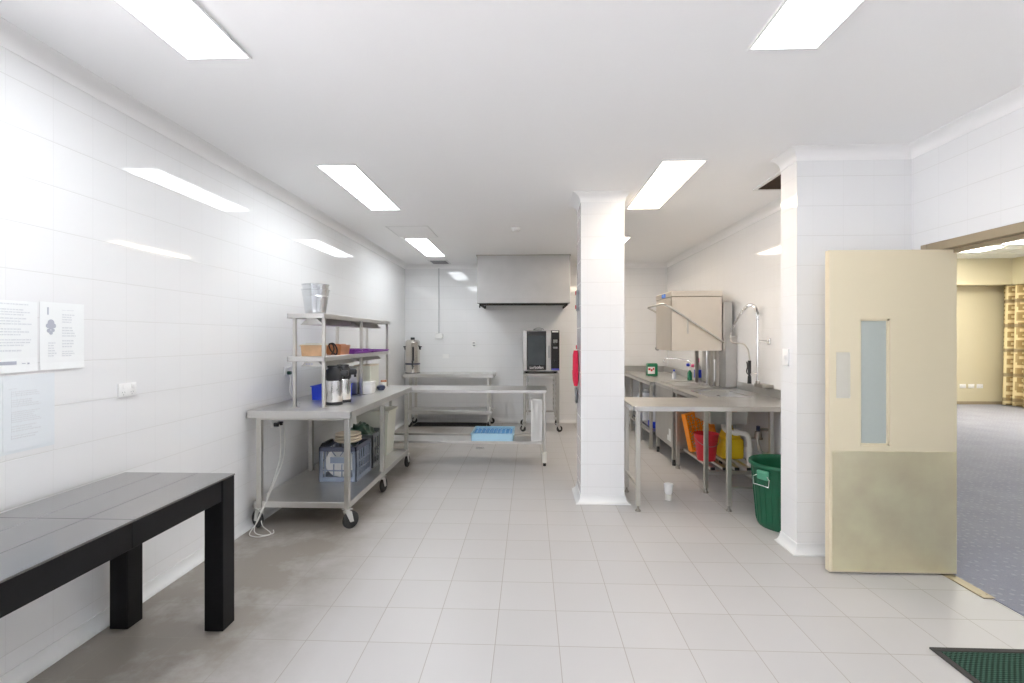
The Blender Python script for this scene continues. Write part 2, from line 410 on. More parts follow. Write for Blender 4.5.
struct('wall_rear', M().box(XL, XR, YF - .1, YF, 0, H), 'wall')
WA, WB, WC, WD = -2.2, 1.3, .95, 2.45             # unseen window added for fill daylight, left wall beside and behind the camera
wf = M().box(XL - .29, XL - .005, WA, WB, WC, WC + .04).box(XL - .29, XL - .005, WA, WB, WD - .04, WD)
for i in range(4): wf.box(XL - .29, XL - .005, WA + (WB - WA - .03) * i / 3, WA + (WB - WA - .03) * i / 3 + .03, WC + .04, WD - .04)  # deep fins added to keep the bright pane out of glancing reflections
win2 = struct('added_window_2', wf, 'fit')
struct('added_window_pane', M().box(XL - .283, XL - .277, WA + .01, WB - .01, WC + .02, WD - .02), 'glasspane', win2)
wr = M().box(XR, XR + .1, YF - .1, DY0, 0, H).box(XR, XR + .1, DY1, NY1, 0, H).box(XR, XR + .1, DY0, DY1, DH, H)
struct('wall_right', wr, 'wall')
struct('wall_nib', M().box(NX, XR, NY0, NY1, 0, H), 'wall')
struct('wall_dish', M().box(XD, XR + .1, NY1, YB + .1, 0, H), 'wall')
struct('wall_pillar', M().box(PX0, PX1, PY0, PY1, 0, H), 'wall')

def cove_poly(sgn=1, w=.048, h=.066, n=6):
    """concave coved skirting profile: (out from the wall, up)"""
    p = [(0, 0), (w, 0), (w, .006)]
    for i in range(1, n):
        a = PI / 2 * i / n
        p.append((w - (w - .006) * math.sin(a), .006 + (h - .006) * (1 - math.cos(a))))
    p += [(.006, h), (0, h)]
    return p
def corn_poly(w=.075, h=.075, n=6):
    p = [(0, 0), (w, 0), (w, -.004)]
    for i in range(n + 1):
        a = PI / 2 * i / n
        p.append((.006 + (w - .008) * (1 - math.sin(a)), -.005 - (h - .010) * (1 - math.cos(a))))
    p += [(.005, -h), (0, -h)]
    return p
def run(poly, wall, side, a, b, z0, ma=0, mb=0):
    """profile run: side '+x' means the wall face looks towards +x"""
    m = M(); sg = 1 if side[0] == '+' else -1
    pts = [(wall + sg * u, z0 + v) for u, v in poly]
    ax = side[1] == 'x'
    A = [m.bm.verts.new((p, a + ma * abs(p - wall), v) if ax else (a + ma * abs(p - wall), p, v)) for p, v in pts]
    B = [m.bm.verts.new((p, b + mb * abs(p - wall), v) if ax else (b + mb * abs(p - wall), p, v)) for p, v in pts]
    m.bridge(A, B); m.bm.faces.new(A[::-1]); m.bm.faces.new(B)
    return m
def join(*ms):
    b = M()
    for k in ms:
        me = bpy.data.meshes.new('t'); k.bm.to_mesh(me); k.bm.free(); b.bm.from_mesh(me); bpy.data.meshes.remove(me)
    return b
CV, CN = cove_poly(), corn_poly()
struct('baseboard_left', run(CV, XL, '+x', YF, YB, 0), 'cove')
struct('baseboard_back', run(CV, YB, '-y', XL, XD, 0), 'cove')
struct('baseboard_nib', join(run(CV, NY0, '-y', NX, XR, 0, -1), run(CV, NX, '-x', NY0, NY1, 0, -1)), 'cove')
struct('baseboard_dish', run(CV, XD, '-x', NY1, YB, 0), 'cove')
struct('baseboard_pillar', join(run(CV, PY0, '-y', PX0, PX1, 0, -1, 1), run(CV, PX0, '-x', PY0, PY1, 0, -1, 1),
                               run(CV, PX1, '+x', PY0, PY1, 0, -1, 1), run(CV, PY1, '+y', PX0, PX1, 0, -1, 1)), 'cove')
struct('baseboard_right', run(CV, XR, '-x', YF, DY0 - .06, 0), 'cove')
struct('trim_1', run(CN, XL, '+x', YF, YB, H), 'cornice')
struct('trim_2', run(CN, YB, '-y', XL, XD, H), 'cornice')
struct('trim_3', run(CN, XR, '-x', YF, NY0, H), 'cornice')
struct('trim_4', join(run(CN, NY0, '-y', NX, XR, H, -1), run(CN, NX, '-x', NY0, NY1, H, -1)), 'cornice')
struct('trim_5', run(CN, XD, '-x', NY1, YB, H), 'cornice')
struct('trim_6', join(run(CN, PY0, '-y', PX0, PX1, H, -1, 1), run(CN, PX0, '-x', PY0, PY1, H, -1, 1),
                      run(CN, PX1, '+x', PY0, PY1, H, -1, 1), run(CN, PY1, '+y', PX0, PX1, H, -1, 1)), 'cornice')

# door frame and doorway threshold
fr = M()
fr.box(XR - .015, XR + .115, DY0 - .05, DY0, 0, DH + .05, .004).box(XR - .015, XR + .115, DY1, DY1 + .05, 0, DH + .05, .004)
fr.box(XR - .015, XR + .115, DY0, DY1, DH - .005, DH + .05, .004).box(XR + .03, XR + .06, DY0, DY1, DH - .03, DH - .005)
struct('trim_7', fr, 'frame')
th = M().box(XR - .03, XR + .035, 2.79, DY1, .0, .007, .002)
for k in range(4): th.cyl((XR - .015 + (k % 2) * .035, 2.83 + .2 * (k // 2), .007), (XR - .015 + (k % 2) * .035, 2.83 + .2 * (k // 2), .009), .006, n=10)
struct('trim_8', th, 'alu')
# door leaf, swung open to lie along the nib wall
LX0, LX1, LY0, LY1 = 1.84, 2.60, 3.055, 3.095
vx0, vx1, vz0, vz1 = 2.023, 2.204, .79, 1.567
d = M()
d.box(LX0, vx0, LY0, LY1, .012, 1.99).box(vx1, LX1, LY0, LY1, .012, 1.99).box(vx0, vx1, LY0, LY1, .012, vz0).box(vx0, vx1, LY0, LY1, vz1, 1.99)
bmesh.ops.remove_doubles(d.bm, verts=d.bm.verts, dist=1e-5)
door = struct('door_1', d, 'cream', smooth=0)
g = M()
for (a, b, c, e) in ((vx0, vx0 + .012, vz0, vz1), (vx1 - .012, vx1, vz0, vz1), (vx0, vx1, vz0, vz0 + .012), (vx0, vx1, vz1 - .012, vz1)):
    g.box(a, b, LY0 + .006, LY1 - .006, c, e)
struct('glazing_bead', g, 'cream', door)
struct('vision_pane', M().box(vx0 + .012, vx1 - .012, LY0 + .016, LY0 + .022, vz0 + .012, vz1 - .012), 'frosted', door)
k = M().box(LX0 + .018, LX1 - .006, LY0 - .0018, LY0, .02, .755)
for i in range(5):
    for zz in (.035, .74): k.cyl((LX0 + .03 + i * .177, LY0 - .003, zz), (LX0 + .03 + i * .177, LY0, zz), .004, n=8)
for zz in (.2, .38, .56):
    for xx in (LX0 + .03, LX1 - .02): k.cyl((xx, LY0 - .003, zz), (xx, LY0, zz), .004, n=8)
struct('kick_plate', k, 'kick', door)
k = M().box(1.882, 1.966, LY0 - .0018, LY0, 1.08, 1.362)
for xx in (1.89, 1.958):
    for zz in (1.09, 1.352): k.cyl((xx, LY0 - .003, zz), (xx, LY0, zz), .004, n=8)
struct('push_plate', k, 'push', door)
h = M()
for zz in (.25, 1.0, 1.75): h.cyl((LX1 + .004, LY1 + .006, zz), (LX1 + .004, LY1 + .006, zz + .1), .006, n=10)
struct('hinge', h, 'alu', door)

# ------------------------------------------------------------------ hall beyond the doorway
HX0, HX1, HY0, HY1, HH, BK = XR + .1, 10.55, -3.2, 10.95, 3.13, 2.575
struct('floor_hall', M().box(XR + .02, HX1 + .1, HY0 - .1, HY1 + .1, -.1, .004), 'carpet')
hc = M().box(HX0, HX1 + .1, HY0 - .1, HY1 + .1, HH, HH + .1)
for i in range(12): hc.box(HX0 + i * .6, HX0 + i * .6 + .024, HY0, HY1, HH - .006, HH)
for i in range(23): hc.box(HX0, HX1, HY0 + i * .6, HY0 + i * .6 + .024, HH - .006, HH)
struct('ceiling_hall', hc, 'hallceil')
struct('wall_hall_far', M().box(HX0 - .1, HX1 + .1, HY1, HY1 + .1, 0, HH), 'creamwall')
struct('wall_hall_near', M().box(HX0, HX1 + .1, HY0 - .1, HY0, 0, HH), 'creamwall')
struct('wall_hall_side', M().box(HX0, HX0 + .04, NY1 + .1, HY1, 0, HH).box(HX0, HX0 + .04, HY0, YF - .1, 0, HH), 'creamwall')
struct('trim_9', M().box(HX0, HX1 - .4, HY1 - .35, HY1, BK, HH).box(HX1 - .4, HX1, HY0, HY1, BK, HH), 'creamwall')
struct('baseboard_hall', M().box(HX0 + .04, HX1, HY1 - .015, HY1, .004, .07), 'frame')
wy0, wy1 = -1.0, 7.0  # span of the hall window, added out of view for daylight
w = M().box(HX1, HX1 + .1, wy1, HY1, 0, HH).box(HX1, HX1 + .1, HY0, wy0, 0, HH).box(HX1, HX1 + .1, wy0, wy1, 0, .5).box(HX1, HX1 + .1, wy0, wy1, 2.45, HH)
struct('wall_hall_window', w, 'creamwall')
wf = M()
for i in range(7):
    yy = wy0 + (wy1 - wy0 - .06) * i / 6; wf.box(HX1 + .02, HX1 + .08, yy, yy + .06, .5, 2.45)
wf.box(HX1 + .02, HX1 + .08, wy0, wy1, .5, .56).box(HX1 + .02, HX1 + .08, wy0, wy1, 2.39, 2.45)
win = struct('added_window_1', wf, 'fit')
struct('added_window_pane', M().box(HX1 + .046, HX1 + .052, wy0 + .01, wy1 - .01, .52, 2.43), 'glasspane', win)

# curtain: folds hanging by the corner under the bulkhead
cb = bmesh.new(); uvl = cb.loops.layers.uv.new('UVMap')
nu, nz = 96, 26; path = []
for i in range(nu + 1):
    t = i / nu; yy = HY1 - .12 - 1.5 * t
    path.append((10.22 + .10 * math.sin(t * 2 * PI * 8) + .012 * math.sin(t * 41), yy + .014 * math.cos(t * 2 * PI * 22)))
rows = []
for j in range(nz + 1):
    z = .03 + (BK - .04) * j / nz; fl = 1 + .35 * (1 - j / nz)
    rows.append([cb.verts.new((10.22 + (x - 10.22) * fl - .03 * (1 - j / nz), y, z)) for x, y in path])
for j in range(nz):
    for i in range(nu):
        f = cb.faces.new((rows[j][i], rows[j][i + 1], rows[j + 1][i + 1], rows[j + 1][i]))
        for lp, (a, b) in zip(f.loops, ((i, j), (i + 1, j), (i + 1, j + 1), (i, j + 1))):
            lp[uvl].uv = (a / nu * 2.3, .03 + (BK - .04) * b / nz)
for f in cb.faces: f.smooth = True
me = bpy.data.meshes.new('curtain'); cb.to_mesh(me); cb.free(); me.materials.append(MT['curtain'])
cur = bpy.data.objects.new('curtain', me); COL.objects.link(cur)
so = cur.modifiers.new('Solidify', 'SOLIDIFY'); so.thickness = .004
tag(cur, 'long brown and gold patterned curtain hanging in the carpeted hall corner', 'curtain')

# ------------------------------------------------------------------ ceiling lights
def ceil_light(x0, x1, y0, y1, z, mat, label, group):
    t = thing('ceiling_light', label, 'ceiling light', ((x0 + x1) / 2, (y0 + y1) / 2, z), group)
    f = M(); w = .014
    f.box(x0 - w, x1 + w, y0 - w, y0, z - .010, z, .002).box(x0 - w, x1 + w, y1, y1 + w, z - .010, z, .002)
    f.box(x0 - w, x0, y0, y1, z - .010, z, .002).box(x1, x1 + w, y0, y1, z - .010, z, .002)
    part('frame', f, 'fit', t); part('diffuser', M().box(x0, x1, y0, y1, z - .005, z - .001), mat, t)
    return t
GL = 'recessed kitchen ceiling lights'
ceil_light(-1.545, -1.270, .92, 2.136, H, 'light_cool', 'glowing white ceiling panel above the black table, cut by the photo edge', GL)
ceil_light(-1.557, -1.283, 3.505, 4.725, H, 'light_cool', 'glowing white ceiling panel above the wheeled bench with overshelf', GL)
ceil_light(-1.592, -1.314, 6.13, 7.44, H, 'light_cool', 'small-looking far white ceiling panel just before the grey ceiling vent', GL)
ceil_light(.965, 1.243, .94, 2.156, H, 'light_cool', 'glowing white ceiling panel at upper right, cut by the photo edge', GL)
ceil_light(.955, 1.250, 3.505, 4.78, H, 'light_warm', 'glowing ceiling panel right of the tiled pillar, warmer white', GL)
ceil_light(.955, 1.250, 6.13, 7.44, H, 'light_warm', 'far ceiling panel almost wholly hidden behind the tiled pillar', GL)
GH = 'grid ceiling lights in the hall'
ceil_light(7.55, 8.68, 9.22, 9.76, HH - .006, 'light_hall', 'white light panel in the hall ceiling, just above the open door leaf', GH)
ceil_light(8.05, 9.2, 8.40, 8.93, HH - .006, 'light_hall', 'white light panel in the hall ceiling near the right photo edge', GH)
# ceiling fittings
t = thing('ceiling_vent', 'small grey slotted ceiling vent beyond the furthest left light', 'air vent', (-1.51, 8.03, H))
a, b, c, e = -1.665, -1.345, 7.82, 8.22
f = M().box(a, b, c, c + .03, H - .012, H, .002).box(a, b, e - .03, e, H - .012, H, .002).box(a, a + .03, c, e, H - .012, H, .002).box(b - .03, b, c, e, H - .012, H, .002)
part('frame', f, 'fit', t)
s = M().box(a + .03, b - .03, c + .03, e - .03, H - .003, H - .001)
for i in range(9):
    y = c + .045 + i * .037; s.box(a + .03, b - .03, y, y + .012, H - .014, H - .003)
part('grille', s, 'grille', t)
t = thing('ceiling_grille', 'dark square ceiling return-air opening in a white frame, half hidden by the nib wall', 'air vent', (2.1, 3.99, H))
a, b, c, e = 1.93, 2.24, 3.68, 4.20
f = M().box(a - .03, b + .012, c - .012, c, H - .012, H, .002).box(a - .03, b + .012, e, e + .03, H - .012, H, .002).box(a - .03, a, c, e, H - .012, H, .002).box(b, b + .012, c, e, H - .012, H, .002)
part('frame', f, 'fit', t)
s = M().box(a, b, c, e, H - .003, H - .001)
for i in range(16): s.box(a, b, c + .02 + i * .032, c + .026 + i * .032, H - .011, H - .003)
part('grille', s, 'ventdark', t)
t = M().lathe(-.162, 5.60, [(0, H), (.055, H), (.055, H - .012), (.045, H - .02), (.043, H - .036), (.03, H - .044), (0, H - .044)][::-1], 28)
solo('smoke_detector', t, 'white', 'round white smoke detector on the ceiling before the exhaust hood', 'smoke detector', (-.162, 5.6, H))
a, b, c, e = -1.645, -1.155, 5.45, 6.06
f = M().box(a, b, c, c + .012, H - .004, H).box(a, b, e - .012, e, H - .004, H).box(a, a + .012, c, e, H - .004, H).box(b - .012, b, c, e, H - .004, H)
t = solo('ceiling_hatch', f, 'fit', 'flush square white access hatch in the ceiling before the furthest left light', 'access hatch', (-1.4, 5.75, H))
part('panel', M().box(a + .014, b - .014, c + .014, e - .014, H - .003, H), 'ceil', t)

# ------------------------------------------------------------------ black dining table
TX0, TX1, TY0, TY1, TZ = -2.095, -1.512, .62, 2.435, .756
t = thing('dining_table', 'long glossy black wooden table with thick square legs against the left wall', 'table', ((TX0 + TX1) / 2, (TY0 + TY1) / 2, 0))
m = M(); seam = 1.80
for (y0, y1) in ((TY0, seam - .0004), (seam + .0004, TY1)):
    for i in range(3):
        w3 = (TX1 - TX0) / 3; m.box(TX0 + i * w3 + .0003, TX0 + (i + 1) * w3 - .0003, y0, y1, TZ - .009, TZ, .0015)
part('tabletop', m, 'tabwood', t)
LG = .095
for (x, y) in ((TX0 + .002, TY0 + .002), (TX1 - LG - .002, TY0 + .002), (TX0 + .002, TY1 - LG - .002), (TX1 - LG - .002, TY1 - LG - .002)):
    part('leg', M().box(x, x + LG, y, y + LG, 0, TZ - .0095, .003), 'tableg', t)
az0, az1 = TZ - .112, TZ - .0095
for x in (TX1 - .03, TX0 + .008):
    for (y0, y1) in ((TY0 + LG + .003, seam - .001), (seam + .001, TY1 - LG - .0035)):
        part('apron', M().box(x, x + .022, y0, y1, az0, az1, .0015), 'tableg', t)
for y in (TY0 + .01, TY1 - .032):
    part('apron', M().box(TX0 + LG + .003, TX1 - LG - .003, y, y + .022, az0, az1, .0015), 'tableg', t)

# ------------------------------------------------------------------ notices and outlets on the left wall
def sheet(name, y0, y1, z0, z1, mat, label, rot=0., curl=.006, n=10):
    m = M(); g = []
    for j in range(n + 1):
        row = []
        for i in range(n + 1):
            u, v = i / n, j / n
            off = .0018 + curl * (max(0, .25 - v) / .25) ** 2 * (.4 + .6 * math.sin(u * 2.6 + .4) ** 2)
            row.append(m.bm.verts.new((XL + off, y0 + (y1 - y0) * u, z0 + (z1 - z0) * v)))
        g.append(row)
    for j in range(n):
        for i in range(n): m.bm.faces.new((g[j][i], g[j][i + 1], g[j + 1][i + 1], g[j + 1][i]))
    o = solo(name, m, mat, label, 'notice', (XL, (y0 + y1) / 2, z1), smooth=0)
    so = o.modifiers.new('Solidify', 'SOLIDIFY'); so.thickness = .0004
    return o
def lines(m, y0, y1, z0, z1, n, rag=.5, hh=.45):
    st = (z1 - z0) / n
    for i in range(n):
        z = z1 - i * st; e = y0 + (y1 - y0) * (1 - random.random() * rag); y = y0
        while y < e - .004:
            wd = min(random.uniform(.006, .02), e - y); m.box(XL + .0026, XL + .0030, y, y + wd, z - st * hh, z); y += wd + .003
s1 = sheet('paper_notice', 1.80, 2.052, 1.305, 1.607, 'paper', 'upper left white printed sheet on the tiles, cut off by photo edge')
m = M()
for za, zb, n in ((1.585, 1.595, 1), (1.54, 1.572, 3), (1.50, 1.535, 3), (1.455, 1.49, 3), (1.41, 1.445, 3), (1.385, 1.40, 1)): lines(m, 1.82, 2.03, za, zb, n, .25)
part('printing', m, 'ink', s1)
part('printed_band', M().box(XL + .0045, XL + .005, 1.82, 1.963, 1.338, 1.352).box(XL + .0045, XL + .005, 1.985, 2.0, 1.340, 1.343).box(XL + .0045, XL + .005, 2.008, 2.016, 1.337, 1.344), 'inkd', s1)
s2 = sheet('paper_notice', 2.062, 2.275, 1.308, 1.612, 'paper', 'white printed sheet with a dark round figure, right of its neighbour on the tiles')
m = M(); 
for za, zb, n in ((1.575, 1.58, 1), (1.515, 1.56, 4), (1.45, 1.50, 4), (1.40, 1.44, 3), (1.36, 1.39, 3)): lines(m, 2.165, 2.235, za, zb, n, .4)
lines(m, 2.10, 2.14, 1.36, 1.43, 6, .5); lines(m, 2.10, 2.15, 1.326, 1.336, 1, .1, .8)
part('printing', m, 'ink', s2)
m = M().box(XL + .003, XL + .0034, 2.095, 2.101, 1.555, 1.588)
part('printed_rule', m, 'inkd', s2)
m = M()
for (dy, dz, r) in ((0, .014, .015), (-.012, 0, .011), (.012, 0, .011), (0, -.004, .012), (-.010, -.022, .009), (.009, -.020, .008), (0, -.032, .008)):
    m.cyl((XL + .0026 + r * .02, 2.112 + dy, 1.505 + dz), (XL + .0031 + r * .03, 2.112 + dy, 1.505 + dz), r, n=18)
part('printed_figure', m, 'inkd', s2)
s3 = sheet('paper_notice', 1.912, 2.112, .978, 1.276, 'sleeve', 'lower bluish printed sheet in a clear sleeve under the other notices', curl=.002)
m = M(); lines(m, 1.935, 1.975, 1.232, 1.238, 1, .1)
for za, zb, n in ((1.20, 1.225, 3), (1.155, 1.19, 4), (1.09, 1.14, 6), (1.05, 1.08, 3), (1.02, 1.04, 2)): lines(m, 1.945, 2.07, za, zb, n, .35)
part('printing', m, 'ink', s3)
part('sleeve_edge', M().box(XL + .0002, XL + .001, 1.895, 2.13, .966, 1.292), 'sleeve', s3)

def outlet(x, y, z, face, label, w=.115, h=.072, gangs=2, group=None, cat='power outlet', name='power_outlet'):
    """double outlet; local +y is out of the wall"""
    rz = {'+x': -PI / 2, '-y': PI, '-x': PI / 2}[face]
    t = thing(name, label, cat, (x, y, z), group, rz if rz else 1e-9)
    p = M().box(-w / 2, w / 2, 0.0005, .010, -h / 2, h / 2, .003, seg=2); part('faceplate', p, 'white', t)
    for i in range(gangs):
        cx = (i - (gangs - 1) / 2) * w / max(gangs, 1) * .95
        s = M().box(cx - .008, cx + .008, .010, .015, h * .12, h * .12 + .02, .002); part('switch', s, 'white', t)
        q = M()
        for dx, an in ((-.007, .5), (.007, -.5), (0, 0)):
            zz = -.012 if dx else -.024
            q.box(-.001, .001, .0098, .0104, -.004, .004, mat=Matrix.Translation((cx + dx, 0, zz)) @ Matrix.Rotation(an, 4, 'Y'))
        part('socket', q, 'grille', t)
    return t
outlet(XL, 2.523, 1.173, '+x', 'white double power outlet on the left wall between notices and wheeled bench')
outlet(XL, 4.03, .735, '+x', 'white power outlet on the tiles under the wheeled bench, with black plugs')
outlet(XL, 4.25, 1.16, '+x', 'white power outlet above the bench behind the overshelf posts')

# ------------------------------------------------------------------ wheeled benches
def sqleg(x, y, z0, z1, s=.038): return M().box(x - s / 2, x + s / 2, y - s / 2, y + s / 2, z0, z1, .003)
def caster(t, x, y, top, r=.06, ang=0., w=.028):
    R = Matrix.Translation((x, y, 0)) @ Matrix.Rotation(ang, 4, 'Z')
    off = .028
    f = M(); 
    f.box(-.03, .03, -.03, .03, top - .006, top)
    f.cyl((0, 0, top - .022), (0, 0, top - .006), .022, n=16)
    for s in (-1, 1):
        y0 = s * (w / 2 + .004)
        f.prism([(-.024, top - .022), (.026, top - .022), (off + .016, r - .012), (off - .014, r - .012)], 'y', y0, y0 + s * .004)
    f.box(-.024, .026, -(w / 2 + .008), w / 2 + .008, top - .026, top - .020)
    f.cyl((off, -w / 2 - .012, r), (off, w / 2 + .012, r), .007, n=10)
    f.xf(R); c = part('caster', f, 'castfork', t)
    wl = M(); prof = [(r * .55, -w / 2), (r * .9, -w / 2), (r, -w * .3), (r, w * .3), (r * .9, w / 2), (r * .55, w / 2)]
    wl.lathe(0, 0, prof, 28); wl.cyl((0, 0, -w * .42), (0, 0, w * .42), r * .56, n=20)
    wl.xf(R @ Matrix.Translation((off, 0, r)) @ Matrix.Rotation(PI / 2, 4, 'X')); part('wheel', wl, 'rubber', c)
    return c
def benchtop(x0, x1, y0, y1, z, lip=.034, b=.004):
    m = M().box(x0, x1, y0, y1, z - .008, z, .002)
    m.box(x0, x1, y0, y0 + .012, z - lip, z - .006, .002).box(x0, x1, y1 - .012, y1, z - lip, z - .006, .002)
    m.box(x0, x0 + .012, y0, y1, z - lip, z - .006, .002).box(x1 - .012, x1, y0, y1, z - lip, z - .006, .002)
    return m
# 1: the long trolley bench by the left wall
BX0, BX1, BY0, BY1, BZ = -2.135, -1.335, 3.575, 5.44, .90
t = thing('bench_trolley', 'long stainless steel bench on castors with undershelf, along the left wall', 'work bench', (-1.716, 4.5, 0))
part('benchtop', benchtop(BX0, BX1, BY0, BY1, BZ, .054), 'steelx', t)
us = M().box(BX0 + .02, BX1 - .03, BY0 + .05, BY1 - .02, .196, .204, .002).box(BX0 + .02, BX1 - .03, BY0 + .05, BY0 + .062, .158, .198, .002).box(BX1 - .042, BX1 - .03, BY0 + .05, BY1 - .02, .158, .198, .002).box(BX0 + .02, BX0 + .032, BY0 + .05, BY1 - .02, .158, .198, .002)
part('undershelf', us, 'steelx', t)
for (x, y, an) in ((-2.062, 3.63, 2.6), (-1.385, 3.63, .9), (-1.385, 4.5, 1.45), (-1.385, 5.39, 1.5), (-2.062, 4.5, 1.4), (-2.062, 5.39, 1.7)):
    part('leg', sqleg(x, y, .156, .85), 'tube', t); caster(t, x, y, .156, .065, an)
part('rail', M().box(-2.05, -1.40, 3.60, 3.625, .83, .848), 'tube', t); part('rail', M().box(-2.05, -1.40, 5.40, 5.425, .83, .848), 'tube', t)
# 2: open bench crossing the room
CX0, CX1, CY0, CY1, CZ = -1.760, .195, 5.47, 5.97, .862
t = thing('work_bench', 'narrower stainless bench standing across the room behind the blue dish rack', 'work bench', (-.55, 5.72, 0))
t['label'] = 'stainless bench across the room carrying a blue dish rack on its undershelf'
part('benchtop', benchtop(CX0, CX1, CY0, CY1, CZ, .034), 'steel', t)
us = M().box(CX0 + .02, CX1 - .05, CY0 + .012, 5.80, .272, .280, .002).box(CX0 + .02, CX1 - .05, CY0 + .012, CY0 + .022, .252, .274, .002).box(CX0 + .02, CX1 - .05, 5.79, 5.80, .252, .274, .002)
part('rear_rail', M().box(CX0 + .02, CX1 - .05, 5.92, 5.945, .255, .280, .002), 'tube', t)
part('undershelf', us, 'steel', t)
for (x, y) in ((CX0 + .04, CY0 + .04), (CX1 - .03, CY0 + .04), (CX0 + .04, CY1 - .04), (CX1 - .03, CY1 - .04)):
    part('leg', sqleg(x, y, .10, CZ - .03, .030), 'tube', t)
    q = M().box(x - .026, x + .026, y - .024, y + .024, .035, .16, .004); fo = part('foot', q, 'pvc', t)
    part('foot_pad', M().cyl((x, y, 0), (x, y, .035), .017, n=14), 'rubber', fo)
# 3: bench against the back wall
EX0, EX1, EY0, EY1, EZ = -2.06, -.575, 7.76, 8.25, .87
t = thing('bench_trolley', 'stainless bench with undershelf against the back wall, under the urn', 'work bench', (-1.3, 8.0, 0))
part('benchtop', benchtop(EX0, EX1, EY0, EY1, EZ, .06), 'steel', t)
part('undershelf', M().box(EX0 + .03, EX1 - .03, EY0 + .03, EY1 - .03, .255, .275, .002).box(EX0 + .03, EX1 - .03, EY0 + .03, EY0 + .045, .215, .262, .002), 'steel', t)
for (x, y) in ((EX0 + .12, EY0 + .06), (EX1 - .10, EY0 + .06), (EX0 + .12, EY1 - .06), (EX1 - .10, EY1 - .06)):
    part('leg', sqleg(x, y, .13, EZ - .05, .04), 'tube', t); caster(t, x, y, .13, .05, random.uniform(0, 6))

# ------------------------------------------------------------------ gantry overshelf on the trolley bench
t = thing('gantry_shelf', 'two-tier stainless gantry shelf with heat lamps standing on the wheeled bench', 'overshelf', (-1.755, 4.62, BZ))
SZ = (1.643, 1.304)
for z in SZ: part('shelf', benchtop(-1.905, -1.604, 3.735, 5.515, z, .038), 'steelx', t)
for x in (-1.862, -1.628):
    for y in (3.775, 4.625, 5.475):
        p = M().box(x - .0125, x + .0125, y - .0125, y + .0125, BZ + .004, SZ[1] - .03, .002).box(x - .0125, x + .0125, y - .0125, y + .0125, SZ[1], SZ[0] - .03, .002)
        p.box(x - .03, x + .03, y - .022, y + .022, BZ, BZ + .004)
        part('post', p, 'tube', t)
for z in SZ:
    for (y0, y1) in ((3.87, 4.56), (4.68, 5.40)):
        m = M().prism([(-1.80, z - .031), (-1.73, z - .031), (-1.672, z - .085), (-1.69, z - .085), (-1.735, z - .045), (-1.80, z - .045), (-1.845, z - .085), (-1.862, z - .085)], 'y', y0, y1)
        m.prism([(-1.80, z - .031), (-1.73, z - .031), (-1.672, z - .085), (-1.862, z - .085)], 'y', y0 - .003, y0)
        m.prism([(-1.80, z - .031), (-1.73, z - .031), (-1.672, z - .085), (-1.862, z - .085)], 'y', y1, y1 + .003)
        hl = part('heat_lamp_hood', m, 'steel', t)
        part('lamp_tube', M().cyl((-1.765, y0, z - .066), (-1.765, y1, z - .066), .008, n=10), 'grille', hl)
z = SZ[1]
m = M()
for i in range(3): m.tube([(-1.815 + i * .022 + k * .006, 3.8655, z - .062 - (.006 if k % 2 else 0)) for k in range(3)], .0016, 5)
part('scrawled_mark', m, 'bluepen', t)

# ------------------------------------------------------------------ goods on the gantry
def bucket(name, x, y, z, r0, r1, h, mat, label, cat, group=None, handle=None, t_=.002, rib=True):
    o = thing(name, label, cat, (x, y, z), group)
    pr = [(0, z), (r0, z), (r0 + (r1 - r0) * .72, z + h * .72)]
    if rib: pr += [(r0 + (r1 - r0) * .72 + .003, z + h * .735), (r0 + (r1 - r0) * .75, z + h * .75)]
    pr += [(r1, z + h - .006), (r1 + .005, z + h - .004), (r1 + .005, z + h + .001), (r1 - t_, z + h), (r0 - t_, z + .004), (0, z + .004)]
    part('pail', M().lathe(x, y, pr, 36), mat, o)
    if handle:
        part('handle', M().tube(arc((x, y, z + h - .015), r1 + .010, *handle, 24, 'xy') if False else [(x + (r1 + .008) * math.cos(a), y - (r1 + .008) * abs(math.sin(a)) * .98 - .004, z + h - .02 - .09 * abs(math.sin(a))) for a in [PI * i / 20 for i in range(21)]], .0025, 6), handle, o)
    return o
bk = bucket('metal_bucket', -1.775, 3.955, SZ[0], .079, .108, .205, 'galv', 'outer shiny galvanised bucket standing on the top gantry shelf', 'bucket', 'galvanised buckets')
bucket('metal_bucket', -1.775, 3.955, SZ[0] + .043, .0755, .1045, .205, 'galv', 'inner galvanised bucket nested in another, its rim standing higher', 'bucket', 'galvanised buckets')

def pan(name, x0, x1, y0, y1, z, h, mat, label, cat, lid=None, lidlabel=None, rim=.006):
    o = thing(name, label, cat, ((x0 + x1) / 2, (y0 + y1) / 2, z))
    part('body', M().openbox(x0, x1, y0, y1, z, z + h, .003, .012, rim), mat, o)
    if lid: part('lid', M().box(x0 + .004, x1 - .004, y0 + .004, y1 - .004, z + h + .0005, z + h + .008, .002).box(x0 + .03, x1 - .03, y0 + .03, y1 - .03, z + h + .008, z + h + .016, .003), lid, o)
    return o
pan('serving_pan', -1.855, -1.672, 3.84, 3.96, SZ[1], .088, 'copperl', 'pale copper-brown serving pan with a clear lid, front of the lower gantry shelf', 'food pan', 'tubclr')
pan('serving_pan', -1.76, -1.616, 4.10, 4.32, SZ[1], .078, 'copper', 'darker copper-brown lidded pan behind the coiled black cord on the shelf', 'food pan', 'copper')
m = M().tube(spline([(-1.66, 4.115, SZ[1] + .006), (-1.645, 4.13, SZ[1] + .05), (-1.665, 4.15, SZ[1] + .092), (-1.70, 4.16, SZ[1] + .09), (-1.69, 4.175, SZ[1] + .04), (-1.65, 4.185, SZ[1] + .006), (-1.635, 4.165, SZ[1] + .055), (-1.65, 4.13, SZ[1] + .1), (-1.69, 4.135, SZ[1] + .095)]), .006, 8)
